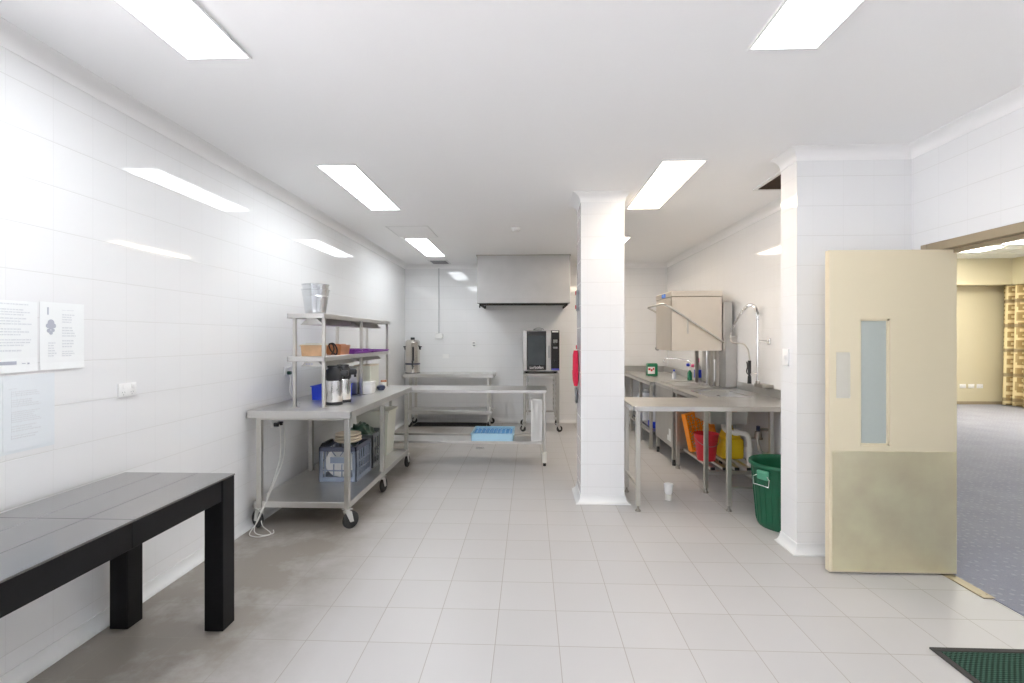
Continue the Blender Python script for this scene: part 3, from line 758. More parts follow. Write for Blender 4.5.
bmesh.ops.translate(m.bm, vec=(0, -.115, 0), verts=m.bm.verts)
solo('coiled_cord', m, 'black', 'loops of black cord between the two copper-brown pans on the shelf', 'cord', (-1.66, 4.03, SZ[1]))
def tray(x0, x1, y0, y1, z, label):
    o = thing('purple_tray', label, 'tray', ((x0 + x1) / 2, (y0 + y1) / 2, z), 'purple trays on the gantry shelf')
    part('base', M().openbox(x0, x1, y0, y1, z, z + .020, .003, .014, .005), 'purple', o); return o
tray(-1.86, -1.598, 4.37, 4.86, SZ[1], 'nearer purple tray, underneath the pair at its end of the shelf')
tray(-1.86, -1.598, 4.90, 5.46, SZ[1], 'further purple tray flat at the far end of the lower gantry shelf')
tray(-1.85, -1.606, 4.40, 4.83, SZ[1] + .0205, 'upper purple tray resting on the nearer one')

def airpot(x, y, z, label, ang):
    o = thing('vacuum_flask', label, 'flask', (x, y, z), 'pump flasks on the bench', ang if ang else 1e-9)
    r = .066
    part('base_ring', M().lathe(0, 0, [(0, 0), (r + .002, 0), (r + .003, .018), (r - .002, .024), (0, .024)], 32), 'black', o)
    part('body', M().lathe(0, 0, [(r - .002, .0245), (r, .03), (r, .195), (r - .004, .2), (0, .2)], 36), 'chrome', o)
    hd = M().lathe(0, 0, [(0, .2005), (r - .004, .2005), (r + .002, .215), (r + .003, .25), (r - .006, .285), (r - .025, .31), (0, .316)], 32)
    part('pump_head', hd, 'black', o)
    sp = M().box(.04, .115, -.03, .03, .232, .282, .016, seg=3).cyl((.10, 0, .212), (.10, 0, .236), .011, n=12)
    part('spout', sp, 'black', o)
    part('push_lid', M().box(-.052, .05, -.032, .032, .305, .322, .008, seg=2), 'black', o)
    part('handle', M().tube(spline([(-.05, -.05, .285), (-.075, -.02, .26), (-.075, .02, .26), (-.05, .05, .285)], 6), .007, 8), 'black', o)
airpot(-1.622, 3.965, BZ, 'stainless pump flask with black top on the bench, the nearer of two', .15)
airpot(-1.612, 4.125, BZ, 'stainless pump flask with black top standing just behind its twin', .35)
pan('blue_tub', -1.945, -1.66, 4.225, 4.50, BZ, .125, 'blue', 'royal blue plastic tub on the bench behind the pump flasks', 'tub', rim=.008)
b = thing('metal_canister', 'plain grey metal box standing on the bench behind the blue tub', 'box', (-1.67, 4.6, BZ))
part('body', M().box(-1.83, -1.675, 4.645, 4.80, BZ + .008, BZ + .27, .006, seg=2), 'steelv', b); part('base_strip', M().box(-1.822, -1.683, 4.653, 4.792, BZ, BZ + .0075), 'black', b)
b = thing('carton', 'tall off-white carton with brown lid edge on the bench', 'carton', (-1.62, 4.98, BZ))
part('body', M().box(-1.795, -1.62, 4.88, 5.14, BZ, BZ + .262, .003), 'tubclr', b); part('lid_edge', M().box(-1.797, -1.618, 4.878, 5.142, BZ + .2625, BZ + .275, .002), 'creampl', b)
b = thing('white_canister', 'small round-edged white plastic tub in front of the off-white carton', 'tub', (-1.53, 4.66, BZ))
part('body', M().box(-1.66, -1.54, 4.665, 4.80, BZ, BZ + .105, .02, seg=3), 'white', b); part('lid', M().box(-1.663, -1.537, 4.662, 4.803, BZ + .1055, BZ + .122, .006, seg=2), 'white', b)
m = M().lathe(-1.575, 5.08, [(0, BZ), (.03, BZ), (.045, BZ + .025), (.04, BZ + .045), (.015, BZ + .055), (0, BZ + .055)], 20)
solo('small_bowl', m, 'navy', 'small dark navy lidded pot at the far end of the bench', 'pot', (-1.575, 5.08, BZ))
b = thing('jar', 'little white jar with brown lid at the far end of the bench', 'jar', (-1.51, 5.25, BZ))
part('body', M().lathe(-1.60, 5.25, [(0, BZ), (.03, BZ), (.03, BZ + .07), (0, BZ + .07)], 20), 'white', b); part('lid', M().lathe(-1.60, 5.25, [(0, BZ + .0705), (.032, BZ + .0705), (.032, BZ + .09), (0, BZ + .09)], 20), 'copper', b)

# ------------------------------------------------------------------ goods on the undershelf
def milk_crate(name, x0, x1, y0, y1, z0, h, mat, label):
    o = thing(name, label, 'crate', ((x0 + x1) / 2, (y0 + y1) / 2, z0), 'milk crates on the undershelf')
    z1 = z0 + h; T = .010
    part('base', M().box(x0 + .006, x1 - .006, y0 + .006, y1 - .006, z0, z0 + .012), mat, o)
    part('rim', M().box(x0, x1, y0, y0 + .018, z1 - .04, z1, .003).box(x0, x1, y1 - .018, y1, z1 - .04, z1, .003).box(x0, x0 + .018, y0, y1, z1 - .04, z1, .003).box(x1 - .018, x1, y0, y1, z1 - .04, z1, .003), 'cratenavy' if mat == 'crateblue' else mat, o)
    m = M()
    for x in (x0, x1 - .035):
        for y in (y0, y1 - .035):
            m.box(x, x + .035, y, y + T, z0, z1 - .035).box(x if x == x0 else x + .035 - T, x + T if x == x0 else x + .035, y, y + .035, z0, z1 - .035)
    part('corner_post', m, mat, o)
    zm0, zm1 = z0 + h * .50, z0 + h * .74
    for ax in ('front', 'back', 'left', 'right'):
        m = M()
        lo, hi = (x0, x1) if ax in ('front', 'back') else (y0, y1)
        def bx(a, b, c, e):
            if ax == 'front': m.box(a, b, y0 + .001, y0 + T, c, e)
            elif ax == 'back': m.box(a, b, y1 - T, y1 - .001, c, e)
            elif ax == 'left': m.box(x0 + .001, x0 + T, a, b, c, e)
            else: m.box(x1 - T, x1 - .001, a, b, c, e)
        bx(lo + .03, hi - .03, z0, z0 + .04); bx(lo + .03, hi - .03, z0 + h * .3, z0 + h * .3 + .010)
        span = hi - lo
        if ax in ('front', 'back'):
            bx(lo + span * .30, hi - span * .30, zm0 + .01, zm1 - .01)
            for k in (1, 2.35, 3.65, 5): bx(lo + span * k / 6 - .004, lo + span * k / 6 + .004, z0 + .03, zm0 if 1 < k < 5 else z1 - .03)
            for sg in (-1, 1):
                c0 = (lo + hi) / 2 + sg * span * .06; c1 = (lo + hi) / 2 + sg * span * .16; yy = y0 if ax == 'front' else y1 - T
                m.prism([(c0 - .004, zm1), (c0 + .004, zm1), (c1 + .004, z1 - .035), (c1 - .004, z1 - .035)], 'y', yy + .001, yy + T - .001)
        else:
            bx(lo + .03, hi - .03, zm0 + .01, zm0 + .022)
            for k in range(1, 7): bx(lo + span * k / 7 - .005, lo + span * k / 7 + .005, z0 + .03, z1 - .03)
        part('lattice_side', m, mat, o)
    return o
UZ = .2045
milk_crate('milk_crate', -1.83, -1.50, 4.14, 4.53, UZ, .30, 'crateblue', 'grey-blue lattice crate holding white plates, nearer on the undershelf')
milk_crate('milk_crate', -1.83, -1.50, 4.58, 4.96, UZ, .32, 'crategrey', 'dark grey lattice crate behind the grey-blue one on the undershelf')
def plate(x, y, z, r, tilt, label, mat='china', group='white plates in the crate', name='dinner_plate'):
    m = M().lathe(0, 0, [(0, 0), (r * .55, 0), (r * .62, .006), (r, .018), (r, .021), (r * .62, .010), (r * .5, .005), (0, .005)], 40)
    m.xf(Matrix.Translation((x, y, z)) @ Matrix.Rotation(tilt, 4, 'X'))
    return solo(name, m, mat, label, 'plate', (x, y, z), group)
plate(-1.665, 4.205, UZ + .152, .125, PI / 2 + .12, 'white plate standing on edge at the front of the grey-blue crate')
plate(-1.685, 4.275, UZ + .152, .125, PI / 2 + .12, 'white plate standing on edge behind the front plate in the crate')
def platter(x, y, z, r, label):
    m = M().lathe(x, y, [(0, z), (r * .8, z), (r, z + .014), (r, z + .022), (r * .9, z + .026), (r * .85, z + .020), (0, z + .020)], 40)
    return solo('round_platter', m, 'creampl', label, 'platter', (x, y, z), 'cream round platters')
platter(-1.66, 4.37, UZ + .302, .12, 'lowest cream round platter resting on the grey-blue crate')
platter(-1.655, 4.365, UZ + .329, .118, 'middle cream round platter of the stack on the crate')
platter(-1.66, 4.37, UZ + .356, .115, 'topmost cream round platter of the stack on the crate')
m = M()
for k in range(4): m.box(-1.825 + .005 * k, -1.79 + .003 * k, 4.15, 4.34, UZ + .302 + k * .008, UZ + .309 + k * .008, .002)
solo('black_cloth', m, 'black', 'folded black cloth on the left rim of the grey-blue crate', 'cloth', (-1.8, 4.25, UZ + .302))
bg = M(); bmesh.ops.create_icosphere(bg.bm, subdivisions=4, radius=1)
for v in bg.bm.verts:
    c = v.co; n_ = 1 + .10 * math.sin(9 * c.x + 3 * c.y) * math.cos(7 * c.y + 2) + .07 * math.sin(15 * c.z + 11 * c.x)
    v.co = Vector((-1.68 + c.x * .124 * n_, 4.77 + c.y * .15 * n_, UZ + .25 + c.z * (.15 if c.z > 0 else .17) * n_))
solo('plastic_bag', bg, 'greenbag', 'crumpled dark green plastic bag bulging from the dark grey crate', 'bag', (-1.68, 4.77, UZ + .2), smooth=180)
o = thing('storage_tub', 'tall cloudy cream plastic tub with rim at the far end of the undershelf', 'tub', (-1.66, 5.2, UZ))
part('body', M().openbox(-1.84, -1.475, 5.02, 5.36, UZ, UZ + .47, .004, .04, .012), 'tubclr', o)
part('lid', M().box(-1.845, -1.47, 5.015, 5.365, UZ + .471, UZ + .483, .004), 'tubclr', o)

# cords from the under-bench outlet
def cord(pts, label, plug):
    o = thing('extension_lead', label, 'power cord', plug, 'white cords below the bench outlet')
    part('cable', M().tube(spline(pts, 10), .0035, 6), 'cord', o)
    x, y, z = plug
    part('plug', M().box(x - .018, x + .024, y - .014, y + .014, z - .016, z + .016, .005, seg=2), 'black', o)
px = XL + .034
cord([(px + .026, 4.00, .722), (px + .04, 3.99, .66), (-2.05, 3.90, .45), (-2.045, 3.71, .22), (-2.02, 3.545, .12), (-2.03, 3.50, .03), (-1.96, 3.48, .006), (-1.90, 3.52, .005), (-1.93, 3.58, .006)], 'white cord with black plug hanging left and looping on the floor', (px, 4.00, .722))
cord([(px + .026, 4.06, .722), (px + .045, 4.05, .66), (-2.03, 3.92, .45), (-2.005, 3.60, .19), (-2.03, 3.54, .08), (-2.06, 3.49, .012), (-2.0, 3.455, .005), (-1.95, 3.46, .005), (-1.905, 3.50, .012), (-1.98, 3.53, .05), (-2.0, 3.54, .09)], 'white cord with black plug hanging right and coiling round the front castor', (px, 4.06, .722))
m = M().tube(spline([(XL + .02, 4.235, 1.14), (XL + .05, 4.22, 1.08), (XL + .06, 4.18, .98), (-2.02, 4.12, BZ + .006), (-1.95, 4.05, BZ + .005), (-1.92, 3.95, BZ + .005)], 8), .004, 6)
o = solo('appliance_cord', m, 'cord', 'pale cord running from the outlet behind the overshelf down to the bench', 'power cord', (-2.1, 4.2, BZ))
part('plug', M().box(XL + .011, XL + .045, 4.22, 4.25, 1.125, 1.155, .005), 'greenbag', o)

# ------------------------------------------------------------------ goods on the crossing bench
o = thing('dish_rack', 'light blue plastic dish rack on the undershelf of the crossing bench', 'dish rack', (-.43, 5.7, .2805))
x0, x1, y0, y1, z0, z1 = -.668, -.19, 5.486, 5.95, .2805, .366
m = M().box(x0, x1, y0, y0 + .012, z0, z1, .003).box(x0, x1, y1 - .012, y1, z0, z1, .003).box(x0, x0 + .012, y0, y1, z0, z1, .003).box(x1 - .012, x1, y0, y1, z0, z1, .003)
m.box(x0 - .006, x1 + .006, y0 - .006, y0 + .018, z1 - .012, z1, .003).box(x0 - .006, x1 + .006, y1 - .018, y1 + .006, z1 - .012, z1, .003).box(x0 - .006, x0 + .018, y0, y1, z1 - .012, z1, .003).box(x1 - .018, x1 + .006, y0, y1, z1 - .012, z1, .003)
for i in range(1, 9): m.box(x0 + (x1 - x0) * i / 9 - .008, x0 + (x1 - x0) * i / 9 + .008, y0 - .004, y0, z0 + .006, z1 - .02)
part('frame', m, 'ltblue', o)
m = M()
for i in range(12): m.box(x0 + .01 + i * .0405, x0 + .018 + i * .0405, y0 + .01, y1 - .01, z0, z0 + .010)
for i in range(11): m.box(x0 + .01, x1 - .01, y0 + .01 + i * .0405, y0 + .018 + i * .0405, z0, z0 + .008)
part('grid_base', m, 'ltblue', o)
m = M()
for i in range(1, 9): m.box(x0 + (x1 - x0) * i / 9 - .005, x0 + (x1 - x0) * i / 9 + .005, y0 + .012, y1 - .012, z0 + .012, z1 - .016)
for j in range(1, 6): m.box(x0 + .012, x1 - .012, y0 + (y1 - y0) * j / 6 - .005, y0 + (y1 - y0) * j / 6 + .005, z0 + .012, z1 - .018)
part('divider_grid', m, 'ltblued', o)
m = M()
for i in range(9):
    for j in range(7): m.cyl((x0 + .045 + i * .048, y0 + .06 + j * .053, z0 + .008), (x0 + .045 + i * .048, y0 + .06 + j * .053, z0 + .07), .007, .004, n=8)
part('peg', m, 'ltblue', o)
# white wire rack standing on end by the right leg
x0, x1, y0, z0, z1 = .012, .136, 5.50, .2805, .757
m = M()
m.box(x0, x1, y0, y0 + .05, z0, z0 + .015).box(x0, x1, y0, y0 + .05, z1 - .015, z1).box(x0, x0 + .012, y0, y0 + .05, z0, z1).box(x1 - .012, x1, y0, y0 + .05, z0, z1)
o = solo('white_rack', m, 'white', 'narrow white plastic lattice rack standing on end beside the crossing bench leg', 'rack', (.074, 5.53, z0))
m = M()
for i in range(1, 8): m.box(x0 + i * .0155 - .003, x0 + i * .0155 + .003, y0 + .004, y0 + .012, z0 + .01, z1 - .01)
for i in range(1, 25): m.box(x0 + .01, x1 - .01, y0 + .005, y0 + .011, z0 + i * .0188 - .003, z0 + i * .0188 + .003)
part('lattice', m, 'white', o)
part('backing', M().box(x0 + .012, x1 - .012, y0 + .040, y0 + .045, z0 + .015, z1 - .015), 'white', o)

m = M().box(-1.93, -.72, 7.90, 8.235, 0, .008, .003)  # dark strip put in for the shade below the back bench
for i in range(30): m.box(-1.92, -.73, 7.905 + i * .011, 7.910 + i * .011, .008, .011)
solo('bench_shade_strip', m, 'rubber', 'dark strip standing for shade on the floor underneath the back wall bench', 'mat', (-1.3, 8.06, 0))
# urn on the back bench
ux, uy = -1.945, 7.98
o = thing('hot_water_urn', 'tall stainless hot-water urn with black band on the back bench', 'urn', (ux, uy, EZ))
part('body', M().lathe(ux, uy, [(0, EZ + .012), (.118, EZ + .012), (.118, EZ + .50), (.121, EZ + .505), (.118, EZ + .512), (0, EZ + .512)], 40), 'steelu', o)
part('base_ring', M().lathe(ux, uy, [(0, EZ), (.122, EZ), (.122, EZ + .0115), (0, EZ + .0115)], 36), 'black', o)
part('band', M().lathe(ux, uy, [(.119, EZ + .142), (.1235, EZ + .142), (.1235, EZ + .165), (.119, EZ + .165)], 36), 'navy', o)
lid = part('lid', M().lathe(ux, uy, [(0, EZ + .5125), (.116, EZ + .5125), (.116, EZ + .522), (.09, EZ + .548), (.03, EZ + .557), (0, EZ + .557)], 36), 'steelu', o)
part('lid_knob', M().box(ux - .035, ux + .035, uy - .014, uy + .014, EZ + .5575, EZ + .59, .008, seg=2), 'black', lid)
for s in (-1, 1):
    m = M().box(ux + s * .118, ux + s * .150, uy - .03, uy + .03, EZ + .425, EZ + .445, .005).box(ux + s * .118, ux + s * .136, uy - .018, uy + .018, EZ + .385, EZ + .43, .005)
    part('handle', m, 'black', o)
part('sight_tube', M().box(ux + .022, ux + .052, uy - .132, uy - .118, EZ + .2, EZ + .43, .004), 'black', o)
part('tap', M().cyl((ux + .036, uy - .11, EZ + .115), (ux + .036, uy - .155, EZ + .115), .013, n=14).cyl((ux + .036, uy - .15, EZ + .07), (ux + .036, uy - .15, EZ + .13), .010, n=14).box(ux + .026, ux + .046, uy - .175, uy - .14, EZ + .13, EZ + .215, .004), 'black', o)
part('cable', M().tube(spline([(ux - .12, uy, EZ + .03), (ux - .145, uy + .02, EZ + .1), (ux - .15, uy + .06, EZ + .3), (ux - .15, uy + .11, EZ + .40)], 6), .005, 6), 'grille', o)

# ------------------------------------------------------------------ oven on its stand
ox0, ox1, oy0, oy1, oz0, oz1 = -.112, .456, 7.48, 8.10, .935, 1.57
o = thing('oven_stand', 'stainless oven stand with tray runners on castors by the back wall', 'stand', ((ox0 + ox1) / 2, (oy0 + oy1) / 2, 0))
sx0, sx1 = ox0 + .008, ox1 - .006
part('top_frame', M().box(sx0, sx1, oy0, oy0 + .04, .862, .902, .003).box(sx0, sx1, oy1 - .04, oy1, .862, .902, .003).box(sx0, sx0 + .04, oy0 + .04, oy1 - .04, .862, .902, .003).box(sx1 - .04, sx1, oy0 + .04, oy1 - .04, .862, .902, .003).box(sx0 + .02, sx1 - .02, oy0 + .02, oy1 - .02, .897, .901), 'stand', o)
for (x, y) in ((sx0 + .02, oy0 + .02), (sx1 - .02, oy0 + .02), (sx0 + .02, oy1 - .02), (sx1 - .02, oy1 - .02)):
    part('leg', sqleg(x, y, .135, .862, .04), 'stand', o); caster(o, x, y, .135, .048, (2.6 if x < .2 else .4) + (.5 if y > 7.9 else 0), .024)
m = M()
for y in (oy0 + .015, oy1 - .04): m.box(sx0 + .04, sx1 - .04, y, y + .025, .22, .245) if y > 7.8 else None
for x in (sx0 + .005, sx1 - .03): m.box(x, x + .025, oy0 + .04, oy1 - .04, .22, .245)
part('lower_rail', m, 'stand', o)
for sd in (0, 1):
    xa = sx0 + .055 if sd == 0 else sx1 - .08
    q = M().box(xa + .005, xa + .020, oy0 + .10, oy0 + .115, .245, .86).box(xa + .005, xa + .020, oy1 - .115, oy1 - .10, .245, .86)
    for i in range(7): q.box(xa, xa + .028, oy0 + .06, oy1 - .06, .31 + i * .075, .316 + i * .075).box(xa if sd == 0 else xa + .024, xa + .004 if sd == 0 else xa + .028, oy0 + .06, oy1 - .06, .31 + i * .075, .332 + i * .075)
    part('runner_rack', q, 'steelv', o)
o = thing('convection_oven', 'stainless convection oven with dark glass door on the wheeled stand', 'oven', ((ox0 + ox1) / 2, (oy0 + oy1) / 2, .903))
part('body', M().box(ox0, ox1, oy0 + .03, oy1, oz0, oz1, .004), 'steelv', o)
for (x, y) in ((ox0 + .06, oy0 + .09), (ox1 - .06, oy0 + .09), (ox0 + .06, oy1 - .08), (ox1 - .06, oy1 - .08)):
    part('foot', M().cyl((x, y, .9025), (x, y, oz0), .02, .026, n=16), 'black', o)
dr = part('door', M().box(ox0 + .004, ox0 + .425, oy0 - .004, oy0 + .029, oz0 + .012, oz1 - .004, .003), 'steelv', o)
part('glass_surround', M().box(ox0 + .062, ox0 + .362, oy0 - .0065, oy0 - .0042, oz0 + .022, oz1 - .014, .001), 'ovenblk', dr)
part('window_glass', M().box(ox0 + .082, ox0 + .345, oy0 - .0085, oy0 - .0066, oz0 + .10, oz1 - .085), 'ovenglass', dr)
part('door_handle', M().box(ox0 + .392, ox0 + .414, oy0 - .045, oy0 - .028, oz0 + .21, oz0 + .40, .005, seg=2).box(ox0 + .397, ox0 + .409, oy0 - .03, oy0 - .004, oz0 + .225, oz0 + .25).box(ox0 + .397, ox0 + .409, oy0 - .03, oy0 - .004, oz0 + .36, oz0 + .385), 'grille', dr)
tm = text_mesh('turbofan', .062); tm.xf(Matrix.Translation((ox0 + .212, oy0 - .0070, oz0 + .062)) @ Matrix.Rotation(PI / 2, 4, 'X'))
part('lettering', tm, 'lettering', dr, smooth=0)
cp = part('control_panel', M().box(ox0 + .437, ox1 - .006, oy0 - .004, oy0 + .029, oz0 + .02, oz1 - .004, .002), 'ovenblk', o)
part('blue_strip', M().box(ox0 + .440, ox1 - .009, oy0 - .0055, oy0 - .0042, oz0 + .022, oz0 + .045), 'bluetrim', cp)
part('white_badge', M().box(ox0 + .452, ox1 - .02, oy0 - .0055, oy0 - .0042, oz1 - .032, oz1 - .012), 'lettering', cp)
m = M()
for (za, zb) in ((.38, .41), (.40, .43), (.29, .32)): m.box(ox0 + .468, ox1 - .035, oy0 - .0055, oy0 - .0042, oz0 + za + .06, oz0 + zb + .06)
part('display', m, 'grille', cp)
for zz in (.21, .48): part('dial', M().cyl((ox1 - .067, oy0 - .02, oz0 + zz - .05), (ox1 - .067, oy0 - .0042, oz0 + zz - .05), .017, n=20), 'black', cp)
o2 = thing('tongs', 'black-handled metal lid knob lying on top of the oven', 'utensil', (.12, 7.6, oz1))
o2['label'] = 'dark metal tongs lying on top of the convection oven'
part('handle', M().tube(spline([(.06, 7.58, oz1 + .010), (.09, 7.57, oz1 + .028), (.15, 7.58, oz1 + .034), (.20, 7.60, oz1 + .022), (.21, 7.62, oz1 + .010)], 6), .008, 8), 'grille', o2)
part('blade', M().box(.05, .19, 7.61, 7.66, oz1 + .0005, oz1 + .012, .004), 'black', o2)

# ------------------------------------------------------------------ exhaust hood
hx0, hx1, hy0, hz0 = -.812, .608, 7.40, 1.985
o = thing('exhaust_hood', 'large stainless exhaust canopy fixed under the ceiling above the oven', 'exhaust hood', (-.1, 7.85, hz0))
m = M()
hb = [(hx0 + .012, hy0 + .02, hz0), (hx1 - .012, hy0 + .02, hz0)]
m.prism([(hy0 + .012, hz0), (hy0 + .016, hz0), (hy0 + .004, H - .012), (hy0, H - .012)], 'x', hx0, hx1)
m.box(hx0, hx0 + .004, hy0 + .014, 8.325, hz0, H - .012).box(hx1 - .004, hx1, hy0 + .014, 8.325, hz0, H - .012)
part('canopy', m, 'steelc', o)
part('ceiling_flange', M().box(hx0 - .012, hx1 + .012, hy0 - .012, hy0 + .01, H - .012, H, .002).box(hx0 - .012, hx0 + .012, hy0, 8.25, H - .012, H).box(hx1 - .012, hx1 + .012, hy0, 8.25, H - .012, H), 'brass', o)
part('inner_lining', M().box(hx0 + .004, hx1 - .004, hy0 + .06, 8.325, hz0 + .22, hz0 + .23), 'steelv', o)
m = M().box(hx0 + .06, hx1 - .06, hy0 + .03, hy0 + .055, hz0 - .035, hz0, .004).box(hx0 + .004, hx1 - .004, hy0 + .018, hy0 + .06, hz0 - .004, hz0 + .012)
m.box(hx0 + .03, hx0 + .055, hy0 + .055, 8.28, hz0 - .035, hz0, .004).box(hx1 - .055, hx1 - .03, hy0 + .055, 8.28, hz0 - .035, hz0, .004)
part('gutter_shade_strip', m, 'dark', o)  # near-black colour stands for the shaded gap under the canopy edge
for (x, y) in ((hx0 + .04, hy0 + .03), (hx0 + .12, hy0 + .10)):
    part('drip_cup', M().lathe(x, y, [(0, hz0 - .075), (.010, hz0 - .075), (.013, hz0 - .037), (0, hz0 - .037)], 14), 'black', o)
m = M()
for i in range(6):
    x = hx0 + .05 + i * .222; m.box(x, x + .2, hy0 + .35, hy0 + .37, hz0 + .02, hz0 + .219)
    for k in range(6): m.box(x + .015 + k * .03, x + .025 + k * .03, hy0 + .34, hy0 + .35, hz0 + .03, hz0 + .21)
part('filter_bank', m, 'grille', o)

# ------------------------------------------------------------------ back wall fittings
o = thing('conduit', 'thin grey vertical conduit dropping from ceiling to a box on the back wall', 'conduit', (-1.572, YB, 1.5))
part('pipe', M().cyl((-1.572, YB - .014, 1.53), (-1.572, YB - .014, H - .07), .010, n=12), 'greypipe', o)
part('switch_box', M().box(-1.632, -1.502, YB - .05, YB - .001, 1.44, 1.53, .005), 'white', o)
o = thing('blank_plate', 'blank white cover plate on the back wall below the conduit box', 'wall plate', (-1.45, YB, 1.14))
part('faceplate', M().box(-1.508, -1.392, YB - .010, YB - .0005, 1.10, 1.175, .003), 'white', o)
part('screw', M().cyl((-1.492, YB - .012, 1.138), (-1.492, YB - .010, 1.138), .004, n=8).cyl((-1.408, YB - .012, 1.138), (-1.408, YB - .010, 1.138), .004, n=8), 'fit', o)
o = thing('wall_switch', 'small cream power switch on the back wall left of the oven', 'switch', (-.965, YB, 1.345))
part('faceplate', M().box(-1.0, -.93, YB - .012, YB - .0005, 1.29, 1.40, .003), 'white', o)
part('rocker', M().box(-.985, -.945, YB - .018, YB - .0125, 1.355, 1.375, .002).box(-.985, -.945, YB - .018, YB - .0125, 1.31, 1.33, .002), 'grille', o)
o = thing('wall_switch', 'white light switch on the left edge of the nib wall', 'switch', (NX, 3.475, 1.315), None, PI / 2)
part('faceplate', M().box(-.037, .037, .0005, .010, -.058, .058, .003, seg=2), 'white', o)
part('rocker', M().box(-.008, .008, .0102, .015, -.014, .014, .002), 'fit', o)

# hanging things on the pillar's left side
hxp = PX0
o = thing('oven_mitt', 'red oven mitt hanging on the left side of the tiled pillar', 'oven mitt', (hxp, 4.5, 1.36))
m = M(); outline = [(-.05, .35), (.05, .35), (.065, .2), (.075, .12), (.11, .13), (.12, .08), (.085, .03), (.06, -.0), (.03, -.02), (-.03, -.02), (-.06, .01), (-.068, .12)]
rings = []
for (off, sc) in ((-.006, .8), (-.012, 1.), (-.040, 1.), (-.05, .75)):
    rings.append([m.bm.verts.new((hxp + off, 4.50 + u * sc, 1.175 + (v - .17) * sc * .88)) for u, v in outline])
for A, B in zip(rings, rings[1:]): m.bridge(A, B)
m.bm.faces.new(rings[0]); m.bm.faces.new(rings[-1][::-1])
mt = part('mitt_body', m, 'redcloth', o, smooth=60)
part('loop', M().tube(arc((hxp - .02, 4.5, 1.365), .018, 0, 2 * PI, 16, 'yz')[:-1], .003, 6, closed=True), 'redcloth', o)
o = thing('hanging_cloth', 'grey cloth strip hanging below the red mitt on the pillar', 'cloth', (hxp, 4.56, .98))
m = M(); n = 10; A = []
for j in range(n + 1):
    z = .985 - .14 * j / n; A.append([m.bm.verts.new((hxp - .012 - .012 * math.sin(i * 1.3 + j * .15), 4.50 + .1 * i / 6, z)) for i in range(7)])
for j in range(n):
    for i in range(6): m.bm.faces.new((A[j][i], A[j][i + 1], A[j + 1][i + 1], A[j + 1][i]))
c_ = part('strip', m, 'grille', o, smooth=180); so = c_.modifiers.new('Solidify', 'SOLIDIFY'); so.thickness = .003
part('hook', M().tube([(hxp - .001, 4.55, .985), (hxp - .02, 4.55, .985), (hxp - .02, 4.55, 1.0)], .003, 6), 'chrome', o)
o = thing('wall_bracket', 'narrow grey bracket with two red end caps high on the pillar side', 'bracket', (hxp, 4.5, 1.8))
part('plate', M().box(hxp - .022, hxp - .0005, 4.47, 4.53, 1.70, 1.89, .003), 'grille', o)
for z in (1.865, 1.735): part('red_cap', M().cyl((hxp - .030, 4.5, z), (hxp - .0225, 4.5, z), .018, n=16), 'red', o)

# ------------------------------------------------------------------ dish area: L-shaped sink bench
DZ = .885
o = thing('sink_bench', 'L-shaped stainless sink bench with splashback between pillar and nib wall', 'sink bench', (1.6, 4.3, 0))
fx0, fy0, fy1 = .845, 4.045, 4.66; rx0 = 1.60; sk = (1.72, 2.10, 4.72, 5.20)
m = M()
m.prism([(fx0 + .03, fy0 - .005), (2.325, fy0 - .005), (2.325, fy1), (fx0 + .055, fy1), (fx0, fy1 - .02), (fx0 - .0, fy0 + .03)], 'z', DZ - .006, DZ)
m.box(rx0, sk[0], fy1, 5.50, DZ - .006, DZ).box(sk[1], 2.325, fy1, 5.50, DZ - .006, DZ).box(sk[0], sk[1], fy1, sk[2], DZ - .006, DZ).box(sk[0], sk[1], sk[3], 5.50, DZ - .006, DZ)
m.box(fx0 + .02, 2.325, fy0 - .006, fy0 + .008, DZ - .040, DZ + .0, .002).box(fx0, fx0 + .012, fy0 + .02, fy1 - .015, DZ - .04, DZ, .002).box(fx0 + .03, rx0 + .01, fy1 - .012, fy1, DZ - .04, DZ - .004).box(rx0, rx0 + .012, fy1, 5.50, DZ - .04, DZ, .002)
part('benchtop', m, 'steel', o)
part('splashback', M().box(2.312, 2.326, fy0, 5.50, DZ, .968, .002), 'steelv', o)
part('sink_rim', M().box(sk[0] - .02, sk[1] + .02, sk[2] - .02, sk[2], DZ, DZ + .006, .002).box(sk[0] - .02, sk[1] + .02, sk[3], sk[3] + .02, DZ, DZ + .006, .002).box(sk[0] - .02, sk[0], sk[2], sk[3], DZ, DZ + .006, .002).box(sk[1], sk[1] + .02, sk[2], sk[3], DZ, DZ + .006, .002), 'chrome', o)
part('sink_bowl', M().openbox(sk[0], sk[1], sk[2], sk[3], .62, DZ - .002, .004, .02), 'steelv', o)
part('overflow_tube', M().cyl((1.95, 5.1, .627), (1.95, 5.1, .86), .02, n=16), 'chrome', o)
for (x, y) in ((.905, 4.105), (.912, 4.615), (1.665, 4.13), (1.648, 4.61), (1.642, 5.46), (2.25, 4.13), (2.25, 5.46), (2.25, 4.615)):
    lg = part('leg', sqleg(x, y, .045, DZ - .006, .036), 'tube', o)
    part('adjustable_foot', M().cyl((x, y, .02), (x, y, .05), .009, n=10).cyl((x, y, 0), (x, y, .008), .024, n=16).cyl((x, y, .008), (x, y, .022), .018, .011, n=16), 'brass', lg)
part('cross_rail', M().box(.895, .915, 4.124, 4.597, .19, .215), 'tube', o); part('cross_rail', M().box(1.684, 2.232, 4.12, 4.14, .19, .205), 'tube', o)
m = M()
for i in range(5): m.box(1.70 + i * .113, 1.74 + i * .113, 4.64, 5.44, .205, .23, .002)
sh = part('slatted_shelf', m, 'tube', o)
